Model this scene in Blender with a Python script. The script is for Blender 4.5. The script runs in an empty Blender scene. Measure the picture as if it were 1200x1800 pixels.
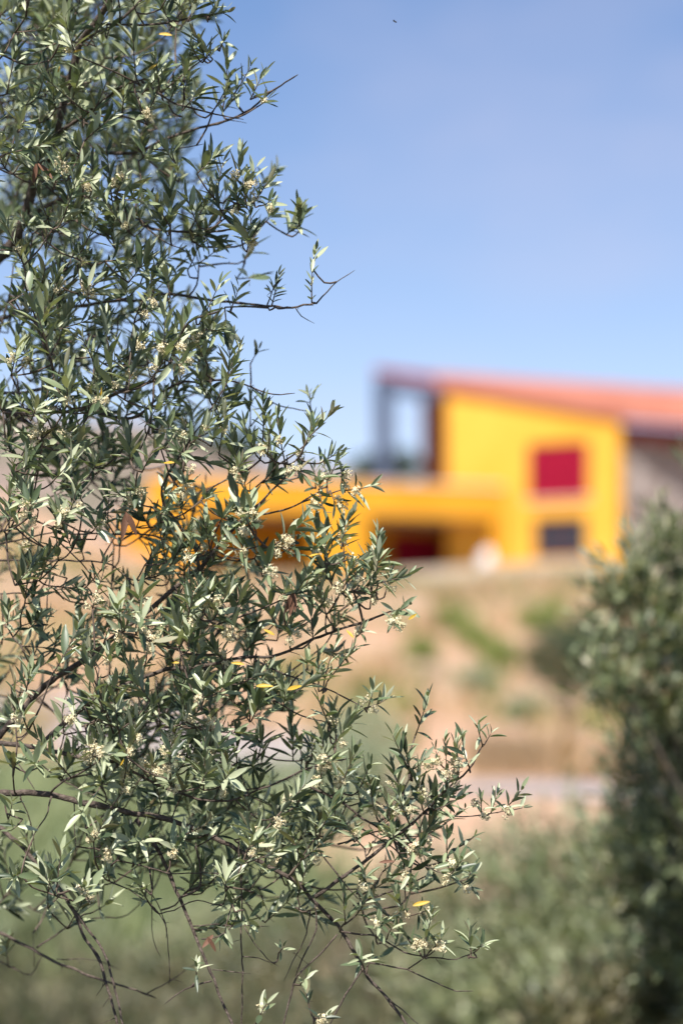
import bpy, math, random
import numpy as np
from mathutils import Vector, Matrix, noise as mnoise

random.seed(11)
rng = np.random.default_rng(11)
scene = bpy.context.scene
C = scene.collection

# ------------------------------------------------------------------ camera, light, exposure
FOCAL, SENS, PITCH, EYE = 100.0, 36.0, math.radians(5.14), 1.6
cam_d = bpy.data.cameras.new("camera")
cam_d.sensor_fit = 'VERTICAL'
cam_d.sensor_height = SENS
cam_d.sensor_width = 24.0
cam_d.lens = FOCAL
cam_d.clip_start = 0.1
cam_d.clip_end = 5000
cam_d.dof.use_dof = True
cam_d.dof.focus_distance = 5.0
cam_d.dof.aperture_fstop = 1.9
cam = bpy.data.objects.new("camera", cam_d)
C.objects.link(cam)
cam.location = (0, 0, EYE)
cam.rotation_euler = (math.pi / 2 + PITCH, 0, 0)
scene.camera = cam

SUN_ELEV, SUN_AZ = math.radians(53), math.radians(-17)   # azimuth: degrees from straight behind the camera, minus = to its left
SUN_STRENGTH, SKY_STRENGTH = 5.0, 0.108
to_sun = Vector((math.sin(SUN_AZ) * math.cos(SUN_ELEV), -math.cos(SUN_AZ) * math.cos(SUN_ELEV), math.sin(SUN_ELEV)))
sun_d = bpy.data.lights.new("sun", 'SUN')
sun_d.energy = SUN_STRENGTH
sun_d.angle = math.radians(0.5)
sun_d.color = (1.0, 0.955, 0.89)
sun = bpy.data.objects.new("sun", sun_d)
C.objects.link(sun)
sun.rotation_euler = to_sun.to_track_quat('Z', 'Y').to_euler()

world = bpy.data.worlds.new("World")
scene.world = world
world.use_nodes = True
nt = world.node_tree
nt.nodes.clear()
w_out = nt.nodes.new("ShaderNodeOutputWorld")
w_bg = nt.nodes.new("ShaderNodeBackground")
w_sky = nt.nodes.new("ShaderNodeTexSky")
w_sky.sky_type = 'NISHITA'
w_sky.sun_disc = False
w_sky.sun_elevation = SUN_ELEV
w_sky.sun_rotation = math.atan2(to_sun.x, to_sun.y)
w_sky.altitude = 300
w_sky.air_density = 1.0
w_sky.dust_density = 0.8
w_sky.ozone_density = 4.5
# a thin veil of high cloud, uneven over the whole dome
w_tc = nt.nodes.new("ShaderNodeTexCoord")
w_map = nt.nodes.new("ShaderNodeMapping")
w_map.inputs['Scale'].default_value = (2.2, 2.2, 5.0)
w_map.inputs['Location'].default_value = (1.35, 0.7, 0.2)
w_noise = nt.nodes.new("ShaderNodeTexNoise")
w_noise.inputs['Scale'].default_value = 2.2
w_noise.inputs['Detail'].default_value = 5
w_noise.inputs['Roughness'].default_value = 0.55
w_ramp = nt.nodes.new("ShaderNodeValToRGB")
w_ramp.color_ramp.elements[0].position = 0.50
w_ramp.color_ramp.elements[0].color = (0, 0, 0, 1)
w_ramp.color_ramp.elements[1].position = 0.78
w_ramp.color_ramp.elements[1].color = (0.35, 0.35, 0.35, 1)
w_mix = nt.nodes.new("ShaderNodeMixRGB")
w_mix.inputs['Color2'].default_value = (4.2, 4.0, 4.9, 1)
nt.links.new(w_tc.outputs['Generated'], w_map.inputs['Vector'])
nt.links.new(w_map.outputs['Vector'], w_noise.inputs['Vector'])
nt.links.new(w_noise.outputs['Fac'], w_ramp.inputs['Fac'])
nt.links.new(w_ramp.outputs['Color'], w_mix.inputs['Fac'])
# paler, hazier air toward the horizon, all the way round
w_sep = nt.nodes.new("ShaderNodeSeparateXYZ")
nt.links.new(w_tc.outputs['Generated'], w_sep.inputs[0])
w_max = nt.nodes.new("ShaderNodeMath"); w_max.operation = 'MAXIMUM'; w_max.inputs[1].default_value = 0.0
nt.links.new(w_sep.outputs['Z'], w_max.inputs[0])
w_mul = nt.nodes.new("ShaderNodeMath"); w_mul.operation = 'MULTIPLY'; w_mul.inputs[1].default_value = -10.0
nt.links.new(w_max.outputs[0], w_mul.inputs[0])
w_exp = nt.nodes.new("ShaderNodeMath"); w_exp.operation = 'EXPONENT'
nt.links.new(w_mul.outputs[0], w_exp.inputs[0])
w_blue = nt.nodes.new("ShaderNodeMixRGB"); w_blue.blend_type = 'MULTIPLY'; w_blue.inputs['Fac'].default_value = 1.0
w_blue.inputs['Color2'].default_value = (0.455, 0.597, 0.735, 1)
nt.links.new(w_sky.outputs['Color'], w_blue.inputs['Color1'])
w_haze = nt.nodes.new("ShaderNodeMixRGB"); w_haze.blend_type = 'ADD'
w_haze.inputs['Color2'].default_value = (6.8, 5.6, 4.7, 1)
nt.links.new(w_exp.outputs[0], w_haze.inputs['Fac'])
nt.links.new(w_blue.outputs[0], w_haze.inputs['Color1'])
nt.links.new(w_haze.outputs[0], w_mix.inputs['Color1'])
nt.links.new(w_mix.outputs['Color'], w_bg.inputs['Color'])
w_bg.inputs['Strength'].default_value = SKY_STRENGTH
nt.links.new(w_bg.outputs['Background'], w_out.inputs['Surface'])

scene.view_settings.view_transform = 'Standard'
scene.view_settings.look = 'None'
scene.view_settings.gamma = 1.0
scene.view_settings.use_curve_mapping = False
scene.view_settings.exposure = 0.7
scene.render.engine = 'CYCLES'
scene.cycles.use_denoising = True
scene.cycles.max_bounces = 8
scene.cycles.transparent_max_bounces = 8

# ------------------------------------------------------------------ helpers
CP, SP = math.cos(PITCH), math.sin(PITCH)
K = SENS / FOCAL / 1800.0


def ray(px, py):
    a, b = (px - 600) * K, (900 - py) * K
    return Vector((a, CP - b * SP, SP + b * CP))


def at(px, py, Y):
    """the point seen at a pixel, Y metres ahead along the ground"""
    r = ray(px, py)
    return Vector((0, 0, EYE)) + r * (Y / r.y)


def T(px, py, d=0.0):
    """a point of the near tree, d metres behind its front plane"""
    return Vector((0, 0, EYE)) + ray(px, py) * (5.0 + d)


def tag(o, label=None, cat=None, group=None, kind=None):
    if label: o['label'] = label
    if cat: o['category'] = cat
    if group: o['group'] = group
    if kind: o['kind'] = kind
    return o


def empty(name, loc):
    o = bpy.data.objects.new(name, None)
    o.empty_display_size = 0.1
    C.objects.link(o)
    o.location = loc
    return o


def link(name, me, parent=None):
    o = bpy.data.objects.new(name, me)
    C.objects.link(o)
    if parent is not None:
        o.parent = parent
        o.matrix_parent_inverse = Matrix.Translation(-Vector(parent_world(parent)))
    return o


def parent_world(p):
    v = Vector((0, 0, 0))
    while p is not None:
        v += Vector(p.location)
        if p.parent is not None:
            v += p.matrix_parent_inverse.translation
        p = p.parent
    return v


class MB:
    """collects vertices and faces in world space"""

    def __init__(self):
        self.v, self.f, self.rnd = [], [], []

    def add(self, vs, fs, r=None):
        n = len(self.v)
        self.v.extend([tuple(v) for v in vs])
        self.f.extend([tuple(i + n for i in f) for f in fs])
        self.rnd.extend([random.random() if r is None else r] * len(vs))

    def hexa(self, b, t):
        """b, t: four bottom and four top corners in order"""
        self.add(list(b) + list(t), [(3, 2, 1, 0), (4, 5, 6, 7), (0, 1, 5, 4), (1, 2, 6, 5), (2, 3, 7, 6), (3, 0, 4, 7)])

    def box(self, lo, hi):
        x0, y0, z0 = lo
        x1, y1, z1 = hi
        self.hexa([(x0, y0, z0), (x1, y0, z0), (x1, y1, z0), (x0, y1, z0)],
                  [(x0, y0, z1), (x1, y0, z1), (x1, y1, z1), (x0, y1, z1)])

    def tube(self, pts, radii, sides=6):
        pts = [Vector(p) for p in pts]
        n = len(pts)
        vs, fs = [], []
        ref = Vector((0.13, 0.9, 0.31))
        for i, p in enumerate(pts):
            t = (pts[min(i + 1, n - 1)] - pts[max(i - 1, 0)])
            if t.length < 1e-9: t = Vector((0, 0, 1))
            t.normalize()
            u = t.cross(ref)
            if u.length < 1e-3: u = t.cross(Vector((1, 0, 0)))
            u.normalize()
            w = t.cross(u)
            for k in range(sides):
                a = 2 * math.pi * k / sides
                vs.append(p + (u * math.cos(a) + w * math.sin(a)) * radii[i])
        for i in range(n - 1):
            for k in range(sides):
                k2 = (k + 1) % sides
                fs.append((i * sides + k, (i + 1) * sides + k, (i + 1) * sides + k2, i * sides + k2))
        fs.append(tuple(range(sides)))
        fs.append(tuple((n - 1) * sides + k for k in reversed(range(sides))))
        self.add(vs, fs)

    def build(self, name, mat, parent=None, smooth=False):
        me = bpy.data.meshes.new(name)
        me.from_pydata(self.v, [], self.f)
        a = me.attributes.new("rnd", 'FLOAT', 'POINT')
        a.data.foreach_set("value", np.array(self.rnd, dtype=np.float32))
        me.materials.append(mat)
        if smooth:
            me.polygons.foreach_set("use_smooth", [True] * len(me.polygons))
        me.update()
        return link(name, me, parent)


def np_mesh(name, V, F, mat, rnd=None, parent=None, smooth=False):
    """V (n,3), F (m,k) arrays"""
    me = bpy.data.meshes.new(name)
    V = np.asarray(V, dtype=np.float32)
    F = np.asarray(F, dtype=np.int32)
    m, k = F.shape
    me.vertices.add(len(V))
    me.vertices.foreach_set("co", V.ravel())
    me.loops.add(m * k)
    me.loops.foreach_set("vertex_index", F.ravel())
    me.polygons.add(m)
    me.polygons.foreach_set("loop_start", np.arange(m, dtype=np.int32) * k)
    me.update(calc_edges=True)
    if rnd is not None:
        a = me.attributes.new("rnd", 'FLOAT', 'POINT')
        a.data.foreach_set("value", np.asarray(rnd, dtype=np.float32))
    if smooth:
        me.polygons.foreach_set("use_smooth", [True] * m)
    me.materials.append(mat)
    return link(name, me, parent)


# ------------------------------------------------------------------ materials
def new_mat(name):
    m = bpy.data.materials.new(name)
    m.use_nodes = True
    t = m.node_tree
    t.nodes.clear()
    out = t.nodes.new("ShaderNodeOutputMaterial")
    b = t.nodes.new("ShaderNodeBsdfPrincipled")
    t.links.new(b.outputs[0], out.inputs[0])
    return m, t, b, out


def ramp(t, fac, stops):
    r = t.nodes.new("ShaderNodeValToRGB")
    e = r.color_ramp.elements
    while len(e) < len(stops): e.new(0.5)
    for i, (p, c) in enumerate(stops):
        e[i].position = p
        e[i].color = (*c, 1)
    t.links.new(fac, r.inputs['Fac'])
    return r.outputs['Color']


def noise_fac(t, scale, detail=4, rough=0.55, coord='Object'):
    tc = t.nodes.new("ShaderNodeTexCoord")
    n = t.nodes.new("ShaderNodeTexNoise")
    n.inputs['Scale'].default_value = scale
    n.inputs['Detail'].default_value = detail
    n.inputs['Roughness'].default_value = rough
    t.links.new(tc.outputs[coord], n.inputs['Vector'])
    return n.outputs['Fac']


def simple(name, c0, c1, scale=3.0, rough=0.8, bump=0.0, bscale=None, spec=0.3, detail=5):
    m, t, b, out = new_mat(name)
    f = noise_fac(t, scale, detail)
    t.links.new(ramp(t, f, [(0.3, c0), (0.7, c1)]), b.inputs['Base Color'])
    b.inputs['Roughness'].default_value = rough
    b.inputs['Specular IOR Level'].default_value = spec
    if bump:
        f2 = noise_fac(t, bscale or scale * 4, 6)
        bp = t.nodes.new("ShaderNodeBump")
        bp.inputs['Strength'].default_value = bump
        bp.inputs['Distance'].default_value = 0.02
        t.links.new(f2, bp.inputs['Height'])
        t.links.new(bp.outputs[0], b.inputs['Normal'])
    return m


def leaf_mat(name, top, back, rough=0.42, spec=0.45, trans=0.22, sheen_tint=(0.85, 0.9, 0.8)):
    """two-sided leaf: green above, pale and matt below; top/back are lists of stops over a per-leaf random number"""
    m, t, b, out = new_mat(name)
    at_ = t.nodes.new("ShaderNodeAttribute")
    at_.attribute_name = "rnd"
    oi = t.nodes.new("ShaderNodeObjectInfo")
    ad = t.nodes.new("ShaderNodeMath"); ad.operation = 'ADD'
    t.links.new(at_.outputs['Fac'], ad.inputs[0])
    t.links.new(oi.outputs['Random'], ad.inputs[1])
    fr = t.nodes.new("ShaderNodeMath"); fr.operation = 'FRACT'
    t.links.new(ad.outputs[0], fr.inputs[0])
    ct = ramp(t, fr.outputs[0], top)
    cb = ramp(t, fr.outputs[0], back)
    geo = t.nodes.new("ShaderNodeNewGeometry")
    mx = t.nodes.new("ShaderNodeMixRGB")
    t.links.new(geo.outputs['Backfacing'], mx.inputs['Fac'])
    t.links.new(ct, mx.inputs['Color1'])
    t.links.new(cb, mx.inputs['Color2'])
    t.links.new(mx.outputs[0], b.inputs['Base Color'])
    rr = t.nodes.new("ShaderNodeMapRange")
    rr.inputs['To Min'].default_value = rough
    rr.inputs['To Max'].default_value = 0.75
    t.links.new(geo.outputs['Backfacing'], rr.inputs['Value'])
    t.links.new(rr.outputs[0], b.inputs['Roughness'])
    b.inputs['Specular IOR Level'].default_value = spec
    tr = t.nodes.new("ShaderNodeBsdfTranslucent")
    tm = t.nodes.new("ShaderNodeMixRGB"); tm.blend_type = 'MULTIPLY'
    tm.inputs['Fac'].default_value = 1.0
    tm.inputs['Color2'].default_value = (2.0, 2.1, 0.9, 1)
    t.links.new(ct, tm.inputs['Color1'])
    t.links.new(tm.outputs[0], tr.inputs['Color'])
    ms = t.nodes.new("ShaderNodeMixShader")
    ms.inputs[0].default_value = trans
    t.links.new(b.outputs[0], ms.inputs[1])
    t.links.new(tr.outputs[0], ms.inputs[2])
    t.links.new(ms.outputs[0], out.inputs[0])
    return m


M = {}
M['leaf'] = leaf_mat("olive_leaf", [(0.0, (0.035, 0.055, 0.03)), (0.25, (0.12, 0.16, 0.078)), (0.5, (0.29, 0.33, 0.185)), (1.0, (0.48, 0.50, 0.34))],
                     [(0.0, (0.10, 0.125, 0.085)), (0.5, (0.2, 0.225, 0.15)), (0.85, (0.30, 0.31, 0.215)), (1.0, (0.28, 0.21, 0.11))], rough=0.42, spec=0.5, trans=0.1)
M['yellow_leaf'] = simple("yellow_leaf", (0.30, 0.22, 0.03), (0.66, 0.38, 0.03), 2.2, 0.5)
M['dry_leaf'] = simple("dry_leaf", (0.11, 0.05, 0.03), (0.2, 0.10, 0.06), 80, 0.7)
M['flower'] = simple("cream_flower", (0.68, 0.56, 0.32), (0.84, 0.76, 0.54), 250, 0.7)
M['bark'] = simple("grey_brown_bark", (0.05, 0.035, 0.028), (0.17, 0.13, 0.105), 110, 0.85, 0.5, 300)
M['twig'] = simple("twig_bark", (0.055, 0.036, 0.028), (0.17, 0.125, 0.095), 60, 0.8)
M['bush_grey'] = leaf_mat("grey_green_foliage", [(0.0, (0.05, 0.07, 0.032)), (0.35, (0.18, 0.21, 0.105)), (0.75, (0.36, 0.385, 0.235)), (1.0, (0.52, 0.47, 0.33))],
                          [(0.0, (0.12, 0.15, 0.095)), (1.0, (0.36, 0.31, 0.22))], trans=0.2)
M['bush_brown'] = leaf_mat("brownish_foliage", [(0.0, (0.035, 0.05, 0.025)), (0.5, (0.12, 0.14, 0.075)), (1.0, (0.30, 0.25, 0.15))],
                           [(0.0, (0.06, 0.07, 0.042)), (1.0, (0.2, 0.15, 0.09))], trans=0.2)
M['bush_silver'] = leaf_mat("silver_foliage", [(0.0, (0.22, 0.26, 0.17)), (1.0, (0.38, 0.41, 0.29))],
                            [(0.0, (0.25, 0.28, 0.19)), (1.0, (0.36, 0.37, 0.27))], trans=0.2)
M['bush_fresh'] = leaf_mat("fresh_foliage", [(0.0, (0.17, 0.23, 0.06)), (1.0, (0.30, 0.34, 0.12))],
                           [(0.0, (0.2, 0.25, 0.08)), (1.0, (0.3, 0.33, 0.13))], trans=0.3)
M['bush_dark'] = leaf_mat("dark_foliage", [(0.0, (0.04, 0.07, 0.035)), (1.0, (0.08, 0.115, 0.055))],
                          [(0.0, (0.06, 0.08, 0.04)), (1.0, (0.09, 0.1, 0.06))], trans=0.15)
M['bank_shade_blades'] = leaf_mat("bank_shade_blades", [(0.0, (0.29, 0.19, 0.12)), (1.0, (0.42, 0.31, 0.2))],
                          [(0.0, (0.29, 0.19, 0.12)), (1.0, (0.42, 0.31, 0.2))], rough=0.7, spec=0.1, trans=0.2)  # brown chosen to carry the bank's undercut shade
M['weeds'] = leaf_mat("mixed_weeds", [(0.0, (0.13, 0.16, 0.05)), (0.3, (0.24, 0.26, 0.10)), (0.45, (0.44, 0.30, 0.19)), (1.0, (0.56, 0.42, 0.29))],
                     [(0.0, (0.13, 0.16, 0.05)), (0.3, (0.24, 0.26, 0.10)), (0.45, (0.44, 0.30, 0.19)), (1.0, (0.56, 0.42, 0.29))], rough=0.7, spec=0.1, trans=0.25)
M['grass'] = leaf_mat("green_grass", [(0.0, (0.13, 0.165, 0.08)), (1.0, (0.32, 0.34, 0.19))],
                      [(0.0, (0.13, 0.165, 0.08)), (1.0, (0.32, 0.34, 0.19))], rough=0.6, spec=0.2, trans=0.25)
M['yellow'] = simple("yellow_render", (0.66, 0.32, 0.032), (0.80, 0.41, 0.06), 0.45, 0.85, 0.2, 30, 0.2, 8)
M['dim_yellow'] = simple("dim_yellow_render", (0.62, 0.28, 0.016), (0.76, 0.355, 0.03), 0.45, 0.85, 0.2, 30, 0.2, 8)  # the house yellow, deepened to carry the low wing's weaker light
M['roof'] = simple("terracotta", (0.38, 0.13, 0.08), (0.52, 0.21, 0.14), 1.5, 0.8, spec=0.2)
M['maroon'] = simple("maroon_paint", (0.26, 0.007, 0.026), (0.31, 0.01, 0.034), 2.0, 0.9, spec=0.08)
M['metal'] = simple("grey_blue_steel", (0.045, 0.06, 0.105), (0.075, 0.095, 0.15), 2.0, 0.5)
M['dark_wood_and_shade'] = simple("dark_wood_and_shade", (0.2, 0.035, 0.035), (0.26, 0.05, 0.045), 2.0, 0.85, spec=0.1)  # wood colour, also painted in as the shadow under the right eave
M['glass'] = simple("dark_glass", (0.012, 0.013, 0.02), (0.02, 0.022, 0.03), 1.0, 0.12, spec=0.5)
M['white'] = simple("white_plastic", (0.6, 0.58, 0.6), (0.68, 0.66, 0.68), 3.0, 0.5)
M['coping'] = simple("pale_coping", (0.62, 0.5, 0.4), (0.7, 0.58, 0.48), 2.0, 0.8)
M['recess_shade'] = simple("recess_shade_brown", (0.20, 0.055, 0.02), (0.27, 0.08, 0.03), 1.5, 0.7)  # brown that carries the shade of the terrace recess
M['pale_wall'] = simple("pale_render", (0.36, 0.30, 0.22), (0.46, 0.39, 0.30), 0.9, 0.9, 0.3, 12)
M['insect'] = simple("dark_chitin", (0.02, 0.015, 0.015), (0.05, 0.04, 0.035), 300, 0.4)
M['wing'] = simple("insect_wing", (0.1, 0.09, 0.09), (0.16, 0.15, 0.15), 300, 0.3)


def stone_mat():
    m, t, b, out = new_mat("rubble_stone")
    tc = t.nodes.new("ShaderNodeTexCoord")
    vo = t.nodes.new("ShaderNodeTexVoronoi")
    vo.inputs['Scale'].default_value = 3.2
    t.links.new(tc.outputs['Object'], vo.inputs['Vector'])
    sep = t.nodes.new("ShaderNodeSeparateColor")
    t.links.new(vo.outputs['Color'], sep.inputs[0])
    col = ramp(t, sep.outputs[0], [(0.0, (0.20, 0.15, 0.13)), (0.5, (0.31, 0.25, 0.22)), (1.0, (0.42, 0.36, 0.33))])
    t.links.new(col, b.inputs['Base Color'])
    bp = t.nodes.new("ShaderNodeBump")
    bp.inputs['Strength'].default_value = 0.8
    bp.inputs['Distance'].default_value = 0.05
    bp.invert = True
    t.links.new(vo.outputs['Distance'], bp.inputs['Height'])
    t.links.new(bp.outputs[0], b.inputs['Normal'])
    b.inputs['Roughness'].default_value = 0.9
    return m


M['stone'] = stone_mat()


def ground_mat(name, soil, dry, green, under=None):
    """soil, dry grass and green grass laid out by two attributes of the terrain"""
    m, t, b, out = new_mat(name)
    n1 = noise_fac(t, 0.35, 6)
    n2 = noise_fac(t, 1.7, 6, 0.65)
    csoil = ramp(t, n1, [(0.3, soil[0]), (0.5, soil[1]), (0.7, soil[2])])
    cgreen = ramp(t, n2, [(0.3, green[0]), (0.7, green[1])])
    cdry = ramp(t, n2, [(0.3, dry[0]), (0.7, dry[1])])

    def mixer(attr, c1, c2):
        a = t.nodes.new("ShaderNodeAttribute"); a.attribute_name = attr
        ad = t.nodes.new("ShaderNodeMath"); ad.operation = 'ADD'
        t.links.new(a.outputs['Fac'], ad.inputs[0])
        t.links.new(n2, ad.inputs[1])
        mr = t.nodes.new("ShaderNodeMapRange")
        mr.inputs['From Min'].default_value = 0.85
        mr.inputs['From Max'].default_value = 1.15
        t.links.new(ad.outputs[0], mr.inputs['Value'])
        x = t.nodes.new("ShaderNodeMixRGB")
        t.links.new(mr.outputs[0], x.inputs['Fac'])
        t.links.new(c1, x.inputs['Color1'])
        t.links.new(c2, x.inputs['Color2'])
        return x.outputs[0]
    c = mixer("dry", csoil, cdry)
    c = mixer("green", c, cgreen)
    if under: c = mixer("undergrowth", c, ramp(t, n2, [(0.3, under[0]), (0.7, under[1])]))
    t.links.new(c, b.inputs['Base Color'])
    b.inputs['Roughness'].default_value = 0.95
    b.inputs['Specular IOR Level'].default_value = 0.1
    bp = t.nodes.new("ShaderNodeBump")
    bp.inputs['Strength'].default_value = 0.6
    bp.inputs['Distance'].default_value = 0.08
    t.links.new(noise_fac(t, 4.0, 8, 0.7), bp.inputs['Height'])
    t.links.new(bp.outputs[0], b.inputs['Normal'])
    return m


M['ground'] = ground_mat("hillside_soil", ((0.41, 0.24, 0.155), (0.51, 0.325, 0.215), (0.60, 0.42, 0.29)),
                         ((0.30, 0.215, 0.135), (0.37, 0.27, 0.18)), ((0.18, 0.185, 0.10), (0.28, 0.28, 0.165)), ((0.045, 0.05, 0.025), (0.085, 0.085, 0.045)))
M['hill'] = ground_mat("far_hill_soil", ((0.21, 0.155, 0.13), (0.28, 0.21, 0.18), (0.33, 0.25, 0.215)),
                       ((0.2, 0.15, 0.11), (0.26, 0.2, 0.15)), ((0.07, 0.09, 0.045), (0.12, 0.135, 0.07)))
M['path'] = simple("pale_gravel", (0.30, 0.255, 0.24), (0.38, 0.33, 0.315), 1.2, 0.95, 0.4, 20, 0.1)

# ------------------------------------------------------------------ terrain
PY = [-400, -5, 8, 14, 20, 26, 32, 36.5, 38.5, 55, 80, 86, 96, 128, 160, 600]
PZ = [0, 0, 0, 0.2, 0.62, 1.12, 1.30, 1.45, 1.95, 3.35, 6.5, 7.05, 8.2, 8.5, 9.5, 10]


def sstep(a, b, x):
    t = np.clip((x - a) / (b - a), 0, 1)
    return t * t * (3 - 2 * t)


def warp(x):
    return 0.9 * np.sin(np.asarray(x) * .45 + .6) + .5 * np.sin(np.asarray(x) * 1.4)


def g(x, y):
    x = np.asarray(x, dtype=float)
    y = np.asarray(y, dtype=float)
    z = np.interp(y + warp(x) * sstep(27, 33, y) * sstep(84, 70, y), PY, PZ)
    z = z + sstep(-4.5, -13, x) * sstep(50, 100, y) * 2.9
    z = z + (np.sin(x * 0.9 + y * 0.35) + np.sin(x * 0.37 - y * 0.8 + 1.0)) * 0.05 * sstep(8, 20, y)
    return z


def gz(x, y):
    return float(g(x, y))


xs = np.unique(np.concatenate([np.linspace(-300, -40, 27), np.linspace(-40, 40, 161), np.linspace(40, 300, 27)]))
ys = np.unique(np.concatenate([np.linspace(-200, 0, 15), np.linspace(0, 140, 281), np.linspace(140, 700, 57)]))
X, Yg = np.meshgrid(xs, ys)
Z = g(X, Yg)
V = np.stack([X, Yg, Z], -1).reshape(-1, 3)
nx, ny = len(xs), len(ys)
ii = (np.arange(ny - 1)[:, None] * nx + np.arange(nx - 1)[None, :]).ravel()
F = np.stack([ii, ii + 1, ii + nx + 1, ii + nx], -1)
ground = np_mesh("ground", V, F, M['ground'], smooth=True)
tag(ground, kind='structure')
gx, gy = V[:, 0], V[:, 1]
gpx = 600 + gx / np.maximum(gy, 1) / K       # bearing, used only to lay out the fields
green = (sstep(620, 300, gpx) * sstep(12, 17, gy) * sstep(42, 33, gy)) * 0.85
green = np.maximum(green, sstep(26, 20, gy) * 0.45)
green = np.maximum(green, sstep(19, 15, gy) * 1.0)
for cx_, cy_, rx_, ry_ in ((2.2, 47, 2.0, 4), (0.8, 58, 1.2, 5), (5.5, 62, 2, 5), (-0.5, 66, 1.5, 6), (3.5, 40.5, 1.5, 1.6)):
    green = np.maximum(green, 0.45 * np.exp(-((gx - cx_) / rx_) ** 2 - ((gy - cy_) / ry_) ** 2))
green = np.maximum(green, sstep(3.0, 5.0, gx) * sstep(82, 86, gy) * sstep(96, 92, gy) * 0.6)
patch = sum(np.sin(gx * a_ + gy * b_ + c_) for a_, b_, c_ in ((.9, .31, 0), (-.5, .42, 1.3), (1.7, -.37, 2.1), (.35, .77, .4), (2.3, .55, 3.0))) / 5
green = np.maximum(green, np.clip(patch * 1.4 - .28, 0, .42) * sstep(30, 38, gy) * sstep(95, 88, gy))
dry = np.clip(.2 - patch * .9, 0, .6) * sstep(30, 38, gy)
dry = np.maximum(dry, sstep(72, 80, gy) * sstep(-5, -2, gx) * 0.9)
dry = np.maximum(dry, sstep(24, 16, gy) * 0.5)
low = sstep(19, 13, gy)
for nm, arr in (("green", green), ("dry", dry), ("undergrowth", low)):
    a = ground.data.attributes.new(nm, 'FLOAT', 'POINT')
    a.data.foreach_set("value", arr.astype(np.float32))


def strip(name, pts, width, mat, lift=0.03):
    """a path following the ground"""
    p = [Vector((x, y, 0)) for x, y in pts]
    vs, fs = [], []
    out = []
    for i in range(len(p) - 1):
        for k in range(12):
            out.append(p[i].lerp(p[i + 1], k / 12))
    out.append(p[-1])
    nW = 6
    for i, q in enumerate(out):
        t = (out[min(i + 1, len(out) - 1)] - out[max(i - 1, 0)]).normalized()
        n = Vector((-t.y, t.x, 0))
        for k in range(nW + 1):
            w = q + n * width * (k / nW - 0.5) * (1 + 0.12 * math.sin(i * 0.7)) * (0.55 if q.x > 0 else 1)
            vs.append((w.x, w.y, gz(w.x, w.y) + lift))
    for i in range(len(out) - 1):
        for k in range(nW):
            a = i * (nW + 1) + k
            fs.append((a, a + nW + 1, a + nW + 2, a + 1))
    mb = MB(); mb.add(vs, fs)
    return tag(mb.build(name, mat, smooth=True), kind='structure')


strip("path", [(16, 22), (9, 25), (5.5, 28.5), (2.5, 31), (-0.5, 34), (-3.0, 41), (-5.5, 48), (-9, 53), (-16, 57), (-26, 60)], 3.0, M['path'])

# far hill behind the left of the house
rpx = np.linspace(-900, 2200, 94)
ridge = np.interp(rpx, [-900, -200, 60, 200, 330, 400, 470, 620, 800, 1200, 2200], [640, 700, 728, 738, 760, 785, 806, 828, 850, 880, 900])
rows = []
hy = np.concatenate([np.linspace(135, 230, 24), np.linspace(240, 500, 10)])
for Yh in hy:
    if Yh <= 230:
        s = (Yh - 135) / 95.0
        s = s ** 0.8
    else:
        s = 1 - 0.5 * (Yh - 230) / 270
    xw = (rpx - 600) * K * 230 * (0.75 + 0.25 * Yh / 230)
    zr = np.array([at(p, r, 230).z for p, r in zip(rpx, ridge)])
    base = g(xw, np.full_like(xw, Yh)) - 0.6
    zz = base + (zr - base) * s + 0.35 * np.sin(rpx * 0.021 + Yh * 0.09) * (0.3 if Yh < 220 else 0.6)
    rows.append(np.stack([xw, np.full_like(xw, Yh), zz], -1))
V = np.concatenate(rows)
nx, ny = len(rpx), len(hy)
ii = (np.arange(ny - 1)[:, None] * nx + np.arange(nx - 1)[None, :]).ravel()
hill = np_mesh("hill", V, np.stack([ii, ii + 1, ii + nx + 1, ii + nx], -1), M['hill'], smooth=True)
tag(hill, kind='structure')
hg = 0.35 + 0.35 * np.sin(V[:, 0] * 0.5 + V[:, 1] * 0.21) * np.sin(V[:, 1] * 0.33)
for nm, arr in (("green", hg), ("dry", hg * 0 + 0.45)):
    a = hill.data.attributes.new(nm, 'FLOAT', 'POINT')
    a.data.foreach_set("value", arr.astype(np.float32))

# ------------------------------------------------------------------ the yellow house
class Wall:
    """a vertical plane through two pixels; u runs along it, v up, w out of its front"""

    def __init__(self, px0, Y0, px1, Y1, pref=950):
        a, b = at(px0, pref, Y0), at(px1, pref, Y1)
        self.o = Vector((a.x, a.y, 0))
        self.u = Vector((b.x - a.x, b.y - a.y, 0)).normalized()
        self.n = Vector((self.u.y, -self.u.x, 0))

    def uv(self, px, py, back=0.0):
        r = ray(px, py)
        e = Vector((0, 0, EYE))
        o = self.o - self.n * back
        k = (o - e).dot(self.n) / r.dot(self.n)
        p = e + r * k
        return ((p - o).dot(self.u), p.z)

    def p(self, u, v, w=0.0):
        return self.o + self.u * u + self.n * w + Vector((0, 0, v))

    def prism(self, mb, poly, w0, w1):
        """poly: four (u, v) corners, anticlockwise from the bottom left"""
        mb.hexa([self.p(u, v, w1) for u, v in poly], [self.p(u, v, w0) for u, v in poly])

    def rect(self, mb, u0, v0, u1, v1, w0, w1):
        self.prism(mb, [(u0, v0), (u1, v0), (u1, v1), (u0, v1)], w0, w1)


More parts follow.
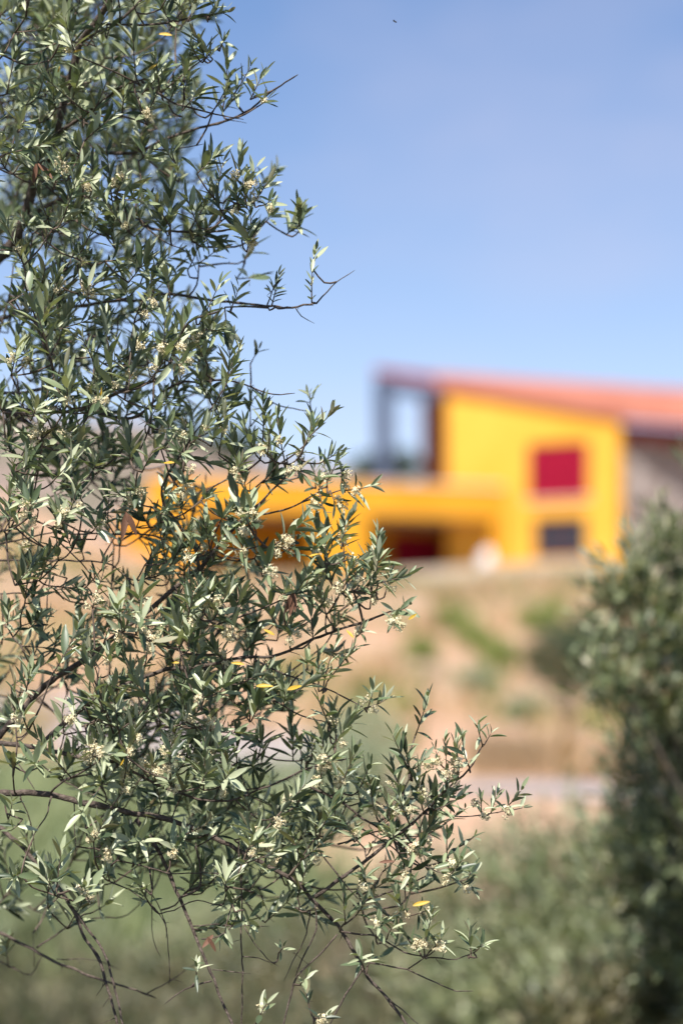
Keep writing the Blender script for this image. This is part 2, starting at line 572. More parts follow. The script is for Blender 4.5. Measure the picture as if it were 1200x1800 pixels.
house = empty("yellow_house", (4, 101, gz(4, 101)))
tag(house, "bright yellow house with terracotta roof and crimson shutter standing on the hilltop", "house")
G = Wall(785, 103.4, 1087, 100.3)
uL, vTL = G.uv(785, 684)
uR, vTR = G.uv(1087, 734)
wu0, wv1 = G.uv(927, 781)
wu1, wv0 = G.uv(1034, 874)
du0, dv1 = G.uv(938, 911)
du1, dv0 = G.uv(1030, 979)
vB = 6.6


def vtop(u):
    return vTL + (vTR - vTL) * (u - uL) / (uR - uL)


wall = MB()
G.prism(wall, [(uL, vB), (wu0, vB), (wu0, vtop(wu0)), (uL, vTL)], -0.35, 0)
G.prism(wall, [(wu1, vB), (uR, vB), (uR, vTR), (wu1, vtop(wu1))], -0.35, 0)
G.prism(wall, [(wu0, wv1), (wu1, wv1), (wu1, vtop(wu1)), (wu0, vtop(wu0))], -0.35, 0)
G.rect(wall, wu0, dv1, wu1, wv0, -0.35, 0)
G.rect(wall, wu0, vB, du0, dv1, -0.35, 0)
G.rect(wall, du1, vB, wu1, dv1, -0.35, 0)
G.rect(wall, du0, vB, du1, dv0, -0.35, 0)
# the walls behind the front, so the house is a closed block
G.prism(wall, [(uL, vB), (uR, vB), (uR, vTR - 0.05), (uL, vTL - 0.05)], -7.0, -6.7)
for uu, vv in ((uL, vTL),):
    G.rect(wall, uu, vB, uu + 0.3, vv - 0.06, -6.7, -0.35)
gw = wall.build("front_wall", M['yellow'], house)
gw['label'] = "tall yellow front wall with two windows"
# shutter: two leaves of slats in the upper window
for s in (0, 1):
    fr = MB()
    a = wu0 + 0.02 + s * (wu1 - wu0) / 2
    b = a + (wu1 - wu0) / 2 - 0.03
    G.rect(fr, a, wv0 + .02, a + .09, wv1 - .02, -0.12, -0.05)
    G.rect(fr, b - .09, wv0 + .02, b, wv1 - .02, -0.12, -0.05)
    G.rect(fr, a + .09, wv0 + .02, b - .09, wv0 + .11, -0.12, -0.05)
    G.rect(fr, a + .09, wv1 - .11, b - .09, wv1 - .02, -0.12, -0.05)
    sh = fr.build("shutter", M['maroon'], house)
    nsl = 14
    for k in range(nsl):
        v0 = wv0 + .115 + k * (wv1 - wv0 - .23) / nsl
        h = (wv1 - wv0 - .23) / nsl
        sl = MB()
        sl.hexa([G.p(a + .09, v0, -.06), G.p(b - .09, v0, -.06), G.p(b - .09, v0 + .01, -.075), G.p(a + .09, v0 + .01, -.075)],
                [G.p(a + .09, v0 + h * .95, -.10), G.p(b - .09, v0 + h * .95, -.10), G.p(b - .09, v0 + h, -.115), G.p(a + .09, v0 + h, -.115)])
        sl.build("slat", M['maroon'], sh)
# lower window: dark panes behind a frame and bars
win = MB()
for a, b, c, d in ((du0, dv0, du0 + .06, dv1), (du1 - .06, dv0, du1, dv1), (du0 + .06, dv0, du1 - .06, dv0 + .06), (du0 + .06, dv1 - .06, du1 - .06, dv1)):
    G.rect(win, a, b, c, d, -0.2, -0.12)
G.rect(win, (du0 + du1) / 2 - .03, dv0 + .06, (du0 + du1) / 2 + .03, dv1 - .06, -0.2, -0.12)
wf = win.build("window", M['dark_wood_and_shade'], house)
for s in (0, 1):
    pn = MB()
    a = du0 + .06 if s == 0 else (du0 + du1) / 2 + .03
    G.rect(pn, a, dv0 + .06, a + (du1 - du0) / 2 - .09, dv1 - .06, -0.18, -0.165)
    pn.build("pane", M['glass'], wf)
sill = MB()
G.rect(sill, wu0 - .1, wv0 - .09, wu1 + .1, wv0, 0.002, 0.09)
sill.build("window_sill", M['coping'], house)

# low block with carport openings
L = Wall(262, 97.6, 884, 102.2)
lu0, _ = L.uv(262, 900)
lu1, _ = L.uv(884, 900)
_, ltop = L.uv(560, 846)
_, lbot = L.uv(560, 902)
pu = [L.uv(p, 900)[0] for p in (345, 556, 648, 868)]
low = MB()
L.rect(low, lu0, lbot, lu1, ltop, -0.3, 0)
for a, b in ((lu0, pu[0]), (pu[1], pu[2]), (pu[3], lu1)):
    L.rect(low, a, 5.6, b, lbot, -0.3, 0)
lw = low.build("carport_wall", M['dim_yellow'], house)
bk = MB()
L.rect(bk, lu0, 5.6, lu1, lbot, -4.3, -4.0)
bk.build("back_wall", M['dim_yellow'], house)
for a in (lu0, pu[1] + .3, lu1 - .3):
    sd = MB()
    L.rect(sd, a, 5.6, a + .3, lbot, -4.0, -0.3)
    sd.build("side_wall", M['dim_yellow'], house)
sl = MB()
L.rect(sl, lu0, lbot, lu1, lbot + .35, -4.3, -0.3)
sl.build("flat_roof", M['coping'], house)
cp = MB()
L.rect(cp, lu0 - .05, ltop, lu1, ltop + .1, -0.34, 0.05)
cp.build("coping", M['coping'], house)
gu0 = L.uv(686, 960, 4.0)[0]
gu1 = L.uv(776, 960, 4.0)[0]
gv = L.uv(730, 940, 4.0)[1]
gd = MB()
L.rect(gd, gu0, 6.6, gu1, gv, -3.99, -3.93)
gdo = gd.build("garage_door", M['maroon'], house)
for k in range(5):
    pl = MB()
    h = (gv - 8.0) / 5
    L.rect(pl, gu0 + .06, 8.0 + k * h + .03, gu1 - .06, 8.0 + (k + 1) * h - .02, -3.93, -3.9)
    pl.build("panel", M['maroon'], gdo)

# roof: one tiled slope, high at the left over the terrace, falling to the right and toward the front
def roof_pt(px, py, Y): return at(px, py, Y)


e0, e1 = roof_pt(768, 676, 103.4), roof_pt(1100, 731, 100.0)
e2 = roof_pt(1500, 765, 101.5)
r0, r1, r2 = roof_pt(764, 660, 109.8), roof_pt(1100, 681, 107.5), roof_pt(1560, 706, 105)
tr_ = MB()
q0, q1, q2, q3 = at(655, 653, 104.2), at(767, 672, 103.5), at(763, 658, 109.7), at(660, 646, 110.5)
tr_.hexa([v + Vector((0, 0, -.1)) for v in (q0, q1, q2, q3)], [q0, q1, q2, q3])
tr_.build("terrace_roof", M['dark_wood_and_shade'], house)
rf = MB()
th = Vector((0, 0, -0.10))
for (a, b, c, d) in ((e0, e1, r1, r0), (e1, e2, r2, r1)):
    rf.hexa([a + th, b + th, c + th, d + th], [a, b, c, d])
roof = rf.build("roof", M['roof'], house)
tl = MB()
for (a, b, c, d, n) in ((e0, e1, r1, r0, 44), (e1, e2, r2, r1, 40)):
    for k in range(n):
        t = (k + .5) / n
        p, q = a.lerp(b, t) + Vector((0, -0.03, .0)), d.lerp(c, t) + Vector((0, 0, .03))
        tl.tube([p.lerp(q, s / 6) + Vector((0, 0, .012 * (s % 2))) for s in range(7)], [0.085] * 7, 6)
to = tl.build("roof_tiles", M['roof'], house)
to['kind'] = 'stuff'
fa = MB()
for (a, b) in ((e0, e1), (e1, e2)):
    o = Vector((0, -0.02, -0.103))
    fa.hexa([a + o + Vector((0, 0, -.07)), b + o + Vector((0, 0, -.07)), b + o + Vector((0, .08, -.07)), a + o + Vector((0, .08, -.07))],
            [a + o, b + o, b + o + Vector((0, .08, 0)), a + o + Vector((0, .08, 0))])
fa.build("fascia", M['dark_wood_and_shade'], house)

# covered terrace at the left: steel posts, beam, and a wall behind, its shade put into the brown
def post(px, Y, ytop, ybot, w=0.17):
    t, b = at(px, ytop, Y), at(px, ybot, Y)
    m = MB()
    m.box((t.x - w, Y - w, b.z), (t.x + w, Y + w, t.z))
    return m.build("terrace_post", M['metal'], house)


post(672, 103.9, 676, 850, .3)
post(681, 108.5, 664, 850, .2)
bm = MB()
a, b = at(657, 663, 103.9), at(768, 682, 103.75)
bm.hexa([a + Vector((0, -.15, -.5)), b + Vector((0, -.15, -.5)), b + Vector((0, .15, -.5)), a + Vector((0, .15, -.5))],
        [a + Vector((0, -.15, 0)), b + Vector((0, -.15, 0)), b + Vector((0, .15, 0)), a + Vector((0, .15, 0))])
bm.build("terrace_beam", M['metal'], house)
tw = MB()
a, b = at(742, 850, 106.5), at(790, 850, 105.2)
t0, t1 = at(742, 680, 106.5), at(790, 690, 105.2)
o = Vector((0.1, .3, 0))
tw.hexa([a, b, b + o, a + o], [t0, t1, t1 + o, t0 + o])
tw.build("terrace_shade_wall", M['recess_shade'], house)  # wall panel with the recess shade in its colour

# stone wing under the right end of the roof
S = Wall(1089, 100.6, 1500, 106.0)
s0, sv1 = S.uv(1089, 745)
s1, _ = S.uv(1500, 745)
st = MB()
S.rect(st, s0, 6.5, s1, sv1, -0.4, 0)
S.rect(st, s1 - .4, 6.5, s1, sv1, -6.0, -0.4)
st.build("stone_wall", M['stone'], house)
dk = MB()
_, dk0 = S.uv(1150, 782)
S.rect(dk, s0 + 0.02, dk0, s1, sv1 - .02, 0.004, 0.16)
dk.build("eaves_shade_board", M['dark_wood_and_shade'], house)  # dark strip added to paint the shadow below the eave

# white tank under the carport
tp = at(861, 985, 102.6)
tz = gz(tp.x, tp.y)
tank = empty("water_tank", (tp.x, tp.y, tz))
tag(tank, "white rounded tank standing in front of the yellow carport", "tank")


def lathe(name, prof, loc, mat, parent, n=20):
    vs, fs = [], []
    for r, z in prof:
        for k in range(n):
            a = 2 * math.pi * k / n
            vs.append((loc[0] + r * math.cos(a), loc[1] + r * math.sin(a), loc[2] + z))
    for i in range(len(prof) - 1):
        for k in range(n):
            k2 = (k + 1) % n
            fs.append((i * n + k, i * n + k2, (i + 1) * n + k2, (i + 1) * n + k))
    fs.append(tuple(reversed(range(n))))
    fs.append(tuple((len(prof) - 1) * n + k for k in range(n)))
    m = MB(); m.add(vs, fs)
    return m.build(name, mat, parent, True)


lathe("tank_body", [(.36, 0), (.42, .06), (.42, .42), (.44, .45), (.42, .48), (.42, .9), (.37, 1.02), (.26, 1.1), (.2, 1.13)], (tp.x, tp.y, tz), M['white'], tank)
lathe("tank_lid", [(.2, 1.133), (.22, 1.15), (.22, 1.2), (.12, 1.23)], (tp.x, tp.y, tz), M['white'], tank)

# ------------------------------------------------------------------ background bushes and trees
def diamond_leaves(P, D, N, L, W):
    """one four-cornered, slightly folded leaf per row"""
    S_ = np.cross(D, N)
    S_ /= np.linalg.norm(S_, axis=1, keepdims=True) + 1e-9
    N = np.cross(S_, D)
    a = P
    b = P + D * (L * 0.45)[:, None] - S_ * (W * .5)[:, None] + N * (W * .12)[:, None]
    c = P + D * L[:, None]
    d = P + D * (L * 0.45)[:, None] + S_ * (W * .5)[:, None] + N * (W * .12)[:, None]
    V_ = np.stack([a, d, c, b], 1).reshape(-1, 3)
    n = len(P)
    i4 = np.arange(n) * 4
    F_ = np.concatenate([np.stack([i4, i4 + 1, i4 + 2], -1), np.stack([i4, i4 + 2, i4 + 3], -1)])
    return V_, F_


def unit(v):
    return v / (np.linalg.norm(v, axis=1, keepdims=True) + 1e-9)


def bush(name, label, cat, lobes, base, mat, nspray, per, leaf, group=None, trunk=0.05, inner=0.35, woody=True):
    """lobes: (centre, radii) ellipsoids that make up an uneven crown; base: the foot of the trunk"""
    root = empty(name, base)
    if group is None and name == "olive_shrub": group = "olive shrubs on the low ground below the slope"
    tag(root, label, cat, group)
    Ps, Ds, Ns, Ls = [], [], [], []
    vols = np.array([r[0] * r[1] * r[2] for _, r in lobes]) ** (2 / 3)
    cnt = np.maximum(1, (nspray * vols / vols.sum()).astype(int))
    tips = []
    for (c, r), n in zip(lobes, cnt):
        d = unit(rng.normal(size=(n, 3)))
        rad = inner + (1 - inner) * rng.random(n) ** 0.5
        rad = rad * (1 + 0.22 * np.sin(d[:, 0] * 5 + c[0] * 7) * np.sin(d[:, 2] * 6 + c[2] * 5)) * (1 + 0.35 * rng.random(n) ** 6)
        pos = np.array(c) + d * np.array(r) * rad[:, None]
        ax = unit(d * 0.7 + np.array([0, 0, 0.7]) + rng.normal(size=(n, 3)) * 0.35)
        tips.append((pos, c))
        k = per
        t = np.tile(np.linspace(0, 1, k), n)
        A = np.repeat(ax, k, 0)
        B = np.repeat(pos, k, 0)
        side = unit(np.cross(A, rng.normal(size=(n * k, 3))))
        ang = (0.95 - 0.55 * t)[:, None] + rng.normal(size=(n * k, 1)) * 0.2
        D = unit(A * np.cos(ang) + side * np.sin(ang))
        Ps.append(B + A * (t * leaf * 2.2)[:, None])
        Ds.append(D)
        Ns.append(unit(A + np.array([0, 0, .5]) + rng.normal(size=(n * k, 3)) * .3))
        Ls.append(leaf * (0.7 + 0.6 * rng.random(n * k)))
    P, D, N, Ln = np.concatenate(Ps), np.concatenate(Ds), np.concatenate(Ns), np.concatenate(Ls)
    V_, F_ = diamond_leaves(P, D, N, Ln, Ln * 0.27)
    fo = np_mesh("crown", V_, F_, mat, np.repeat(np.repeat(rng.random(len(P) // per), per) * .75 + rng.random(len(P)) * .25, 4), root)
    fo['kind'] = 'stuff'
    if woody:
        tr = MB()
        b = Vector(base)
        cs = [Vector(c) for c, _ in lobes]
        mid = sum(cs, Vector()) / len(cs)
        fork = b.lerp(mid, 0.45)
        tr.tube([b - Vector((0, 0, .1)), b.lerp(fork, .5) + Vector((trunk * .6, 0, 0)), fork], [trunk * 1.25, trunk, trunk * .8], 7)
        for c in cs:
            tr.tube([fork, fork.lerp(c, .5) + Vector((0, 0, trunk)), c], [trunk * .7, trunk * .5, trunk * .22], 6)
        for pos, c in tips:
            for q in pos[::max(1, len(pos) // 22)]:
                q = Vector(q)
                cc = Vector(c)
                tr.tube([cc.lerp(q, .05), cc.lerp(q, .55) + Vector((0, 0, -trunk * .3)), q], [trunk * .22, trunk * .14, trunk * .06], 4)
        tr.build("trunk", M['bark'], root, True)
    return root


def lobe(px, py, Y, rx, ry, rd=None):
    """an ellipsoid lobe given by where it stands and its size in pixels of the photograph"""
    s = K * Y
    rd = rx if rd is None else rd
    c = at(px, py, Y)
    return ((c.x, c.y, c.z), (rx * s, rd * s, ry * s))


def foot(px, Y):
    x = at(px, 1300, Y).x
    return (x, Y, gz(x, Y))


bush("olive_tree", "silvery olive tree filling the right edge of the photo beside the yellow house", "tree",
     [lobe(1183, 1000, 8.2, 55, 75), lobe(1128, 1095, 8.1, 60, 60), lobe(1093, 1200, 8.0, 50, 50), lobe(1258, 1090, 8.4, 70, 130), lobe(1198, 1190, 8.2, 70, 90),
      lobe(1190, 1390, 8.6, 50, 100), lobe(1270, 1330, 8.7, 80, 200), lobe(1190, 1560, 8.7, 60, 130), lobe(1280, 1620, 8.7, 90, 180), lobe(1363, 930, 8.8, 60, 90), lobe(1258, 840, 8.3, 20, 40),
      lobe(1438, 1180, 8.9, 110, 330),
      lobe(1125, 1365, 8.5, 40, 45), lobe(1115, 1470, 8.6, 40, 60), lobe(1150, 1640, 8.6, 50, 80),
      lobe(1050, 1225, 8.1, 22, 18), lobe(1108, 1010, 8.1, 30, 40), lobe(1078, 1080, 8.1, 30, 40), lobe(1168, 1290, 8.2, 60, 60), lobe(1190, 1480, 8.3, 60, 90), lobe(1100, 1560, 8.5, 60, 60)],
     foot(1620, 8.3), M['bush_grey'], 2700, 9, 0.047, trunk=0.011, inner=0.25)
bush("olive_shrub", "low grey green olive shrub spreading below the silvery olive tree", "shrub",
     [lobe(900, 1640, 11.2, 120, 150), lobe(1030, 1590, 11.0, 120, 130), lobe(1140, 1620, 10.8, 110, 130), lobe(960, 1770, 10.8, 160, 130), lobe(1130, 1770, 10.5, 160, 130), lobe(820, 1750, 11.4, 110, 130)],
     foot(1000, 11), M['bush_grey'], 2600, 9, 0.052, trunk=0.05)
bush("olive_shrub", "dark brownish shrub in the lower right corner under the silvery olive tree", "shrub",
     [lobe(1080, 1780, 9.4, 60, 50), lobe(1200, 1740, 9.2, 60, 70), lobe(1010, 1830, 9.2, 70, 40)],
     foot(1120, 9.4), M['bush_brown'], 900, 9, 0.048, trunk=0.04)
bush("olive_shrub", "wide brownish green shrub at the foot of the frame behind hanging twigs", "shrub",
     [lobe(600, 1745, 13.5, 150, 130), lobe(730, 1640, 14, 110, 120), lobe(520, 1680, 14.2, 90, 70), lobe(720, 1800, 13, 160, 130), lobe(460, 1800, 13.5, 120, 100), lobe(600, 1880, 12.5, 200, 80), lobe(420, 1870, 12.5, 130, 70)],
     foot(620, 13.5), M['bush_brown'], 2300, 8, 0.05, trunk=0.05)
bush("olive_shrub", "dark brown green shrub in the lower left corner below the drooping branch", "shrub",
     [lobe(60, 1840, 14.5, 160, 70), lobe(260, 1850, 14.5, 130, 70), lobe(60, 1770, 15, 140, 80), lobe(230, 1760, 15.5, 110, 75), lobe(-80, 1740, 15, 110, 90), lobe(340, 1770, 15.5, 90, 70)],
     foot(100, 15), M['bush_brown'], 1700, 8, 0.05, trunk=0.045)
bush("olive_shrub", "mottled mid green shrub just right of the pair of hanging branches", "shrub",
     [lobe(350, 1665, 17, 60, 45), lobe(440, 1700, 17, 60, 40), lobe(290, 1710, 16.5, 50, 40)],
     foot(370, 17), M['bush_grey'], 900, 8, 0.055, trunk=0.03)
bush("olive_shrub", "mottled green shrub at the left edge behind the lowest drooping branch", "shrub",
     [lobe(40, 1660, 18, 70, 45), lobe(150, 1690, 17.5, 50, 40), lobe(-40, 1690, 17.5, 60, 40)],
     foot(60, 18), M['bush_grey'], 800, 8, 0.055, trunk=0.03)
bush("olive_shrub", "pale silvery shrub in the green field behind the hanging bare twigs", "shrub",
     [lobe(330, 1620, 22, 95, 60), lobe(230, 1640, 22.5, 70, 50), lobe(430, 1600, 22, 70, 70), lobe(400, 1670, 21, 90, 50)],
     foot(330, 22), M['bush_silver'], 1500, 8, 0.06, trunk=0.05)
bush("olive_shrub", "pale yellow green shrub at the left edge above the drooping bare branch", "shrub",
     [lobe(120, 1530, 24, 70, 45), lobe(20, 1540, 24, 80, 50), lobe(190, 1575, 23, 60, 40)],
     foot(90, 24), M['bush_fresh'], 1000, 8, 0.07, trunk=0.04)
bush("olive_shrub", "grey green shrub beside the pale path near the middle", "shrub",
     [lobe(640, 1310, 27, 60, 50), lobe(600, 1370, 26, 70, 60), lobe(690, 1390, 26, 50, 50), lobe(560, 1430, 25, 80, 60)],
     foot(620, 26), M['bush_silver'], 1200, 8, 0.07, trunk=0.05)
bush("round_shrub", "dark rounded shrub on the orange slope just left of the olive tree", "shrub",
     [lobe(980, 1168, 42, 44, 50), lobe(1035, 1150, 43, 50, 60)], foot(1000, 42), M['bush_dark'], 900, 8, 0.09, trunk=0.06)


def hill_shrub(px, py, rx, ry, mat, label, cat='shrub', name='hill_shrub', group='shrubs on the soil slope'):
    # stand it where the sight line meets the ground
    best = None
    for Y in np.linspace(24, 98, 300):
        p = at(px, py + ry * .7, Y)
        if gz(p.x, p.y) >= p.z:
            best = Y
            break
    if best is None: best = 90
    p = at(px, py, best)
    ft = (p.x, best, gz(p.x, best))
    bush(name, label, cat, [lobe(px, py, best, rx, ry), lobe(px + rx * .5, py + ry * .2, best + .3, rx * .7, ry * .7), lobe(px - rx * .6, py + ry * .25, best, rx * .6, ry * .65)],
         ft, mat, 260, 8, 0.1, group=group, trunk=0.03)


hill_shrub(795, 1095, 26, 26, M['bush_fresh'], "topmost bright green shrub of the slanting row below the white tank")
hill_shrub(835, 1128, 26, 18, M['bush_fresh'], "second bright green shrub down the slanting row on the slope")
hill_shrub(878, 1155, 28, 18, M['bush_fresh'], "lowest bright green shrub of the slanting row on the slope")
hill_shrub(950, 1095, 30, 22, M['bush_fresh'], "green shrub beneath the dark lower window of the yellow house")
hill_shrub(740, 1150, 18, 18, M['bush_fresh'], "small green shrub left of the slanting green row")
hill_shrub(842, 1212, 24, 18, M['bush_silver'], "dull green shrub alone on the middle of the soil slope")
hill_shrub(930, 1262, 20, 18, M['bush_silver'], "small olive green shrub low on the slope above the bank")

# low pale wall that holds the terrace below the house
lw_ = []
for px in range(640, 1090, 30):
    p = at(px, 1020, 93.0 - (px - 640) * .004)
    lw_.append((p.x, p.y))
m_ = MB()
for (x0, y0), (x1, y1) in zip(lw_[:-1], lw_[1:]):
    z0, z1 = gz(x0, y0), gz(x1, y1)
    h = at(640, 1006, 93).z
    k = .012
    h0, h1 = h + (x0 - lw_[0][0]) * k * 4, h + (x1 - lw_[0][0]) * k * 4
    m_.hexa([(x0, y0, z0 - .4), (x1, y1, z1 - .4), (x1, y1 + .35, z1 - .4), (x0, y0 + .35, z0 - .4)], [(x0, y0, h0), (x1, y1, h1), (x1, y1 + .35, h1), (x0, y0 + .35, h0)])
tag(m_.build("retaining_wall", M['pale_wall']), "low pale retaining wall along the edge of the terrace below the yellow house", "wall")

# weeds scattered over the soil slope
n = 700
wx_ = rng.uniform(-14, 14, n); wy_ = rng.uniform(36, 88, n)
k = 26
wx = np.repeat(wx_, k) + rng.normal(size=n * k) * np.repeat(rng.uniform(.1, .45, n), k)
wy = np.repeat(wy_, k) + rng.normal(size=n * k) * .3
P = np.stack([wx, wy, g(wx, wy)], -1)
D = unit(np.stack([rng.normal(size=n * k) * .5, rng.normal(size=n * k) * .5, np.ones(n * k)], -1))
hh = np.repeat(rng.uniform(.2, .8, n), k) * rng.uniform(.5, 1.1, n * k)
V_, F_ = diamond_leaves(P, D, unit(rng.normal(size=(n * k, 3))), hh, hh * .16)
tag(np_mesh("weeds", V_, F_, M['weeds'], np.repeat(np.repeat(rng.random(n), k), 4)), "weeds scattered over the bare soil slope below the house", "weeds", kind='stuff')

# brown blades coloured to stand in for the shade along the bank
n = 9000
bx = rng.uniform(1.6, 8.5, n)
by = 37.2 - warp(bx) + rng.normal(size=n) * 0.4
P = np.stack([bx, by, g(bx, by)], -1)
D = unit(np.stack([rng.normal(size=n) * .4, rng.normal(size=n) * .4, np.ones(n)], -1))
V_, F_ = diamond_leaves(P, D, unit(rng.normal(size=(n, 3))), rng.uniform(.12, .4, n), rng.uniform(.015, .03, n))
tag(np_mesh("bank_shade_blades", V_, F_, M['bank_shade_blades'], np.repeat(rng.random(n), 4)), "strip of brown blades standing in for the shade at the foot of the soil bank", "grass", kind='stuff')
# green grass of the field at the left
n = 26000
by = rng.uniform(17, 36, n)
bx = (rng.uniform(-80, 560, n) - 600) * K * by
P = np.stack([bx, by, g(bx, by)], -1)
D = unit(np.stack([rng.normal(size=n) * .35, rng.normal(size=n) * .35, np.ones(n)], -1))
V_, F_ = diamond_leaves(P, D, unit(rng.normal(size=(n, 3))), rng.uniform(.08, .28, n), rng.uniform(.012, .025, n))
tag(np_mesh("grass", V_, F_, M['grass'], np.repeat(rng.random(n), 4)), "green grass of the field behind the hanging branches", "grass", kind='stuff')

# taller tufts in the field
n = 260
ty_ = rng.uniform(17.5, 36, n); tx_ = (rng.uniform(-120, 600, n) - 600) * K * ty_
k = 40
P = np.stack([np.repeat(tx_, k) + rng.normal(size=n * k) * np.repeat(rng.uniform(.08, .3, n), k), np.repeat(ty_, k) + rng.normal(size=n * k) * .2, np.zeros(n * k)], -1)
P[:, 2] = g(P[:, 0], P[:, 1])
D = unit(np.stack([rng.normal(size=n * k) * .45, rng.normal(size=n * k) * .45, np.ones(n * k)], -1))
hh = np.repeat(rng.uniform(.15, .55, n), k) * rng.uniform(.5, 1.1, n * k)
V_, F_ = diamond_leaves(P, D, unit(rng.normal(size=(n * k, 3))), hh, hh * .1)
tag(np_mesh("tall_grass", V_, F_, M['grass'], np.repeat(np.repeat(rng.random(n) * .8, k), 4)), "tall tufts of yellow green grass standing in the field", "grass", kind='stuff')

# trees on the far hill
for px, py, rx, ry, Y, lab in ((410, 790, 34, 24, 205, "dark tree on the far ridge left of the low yellow block"),
                               (705, 826, 26, 12, 200, "dark treetop seen between the terrace posts"),
                               (655, 830, 22, 10, 200, "dark treetop just left of the terrace post"),
                               (140, 832, 40, 22, 170, "green tree on the far hill behind the dense foliage"),
                               (330, 775, 22, 16, 210, "small dark tree on the crest of the far hill")):
    s = K * Y
    c = at(px, py, Y)
    bush("far_tree", lab, "tree", [lobe(px, py, Y, rx, ry), lobe(px + rx * .6, py + ry * .3, Y, rx * .6, ry * .7), lobe(px - rx * .6, py + ry * .3, Y, rx * .7, ry * .7)],
         (c.x, Y, c.z - ry * s - 2.2), M['bush_dark'], 240, 8, 0.4, group="trees on the far hill", trunk=0.16)

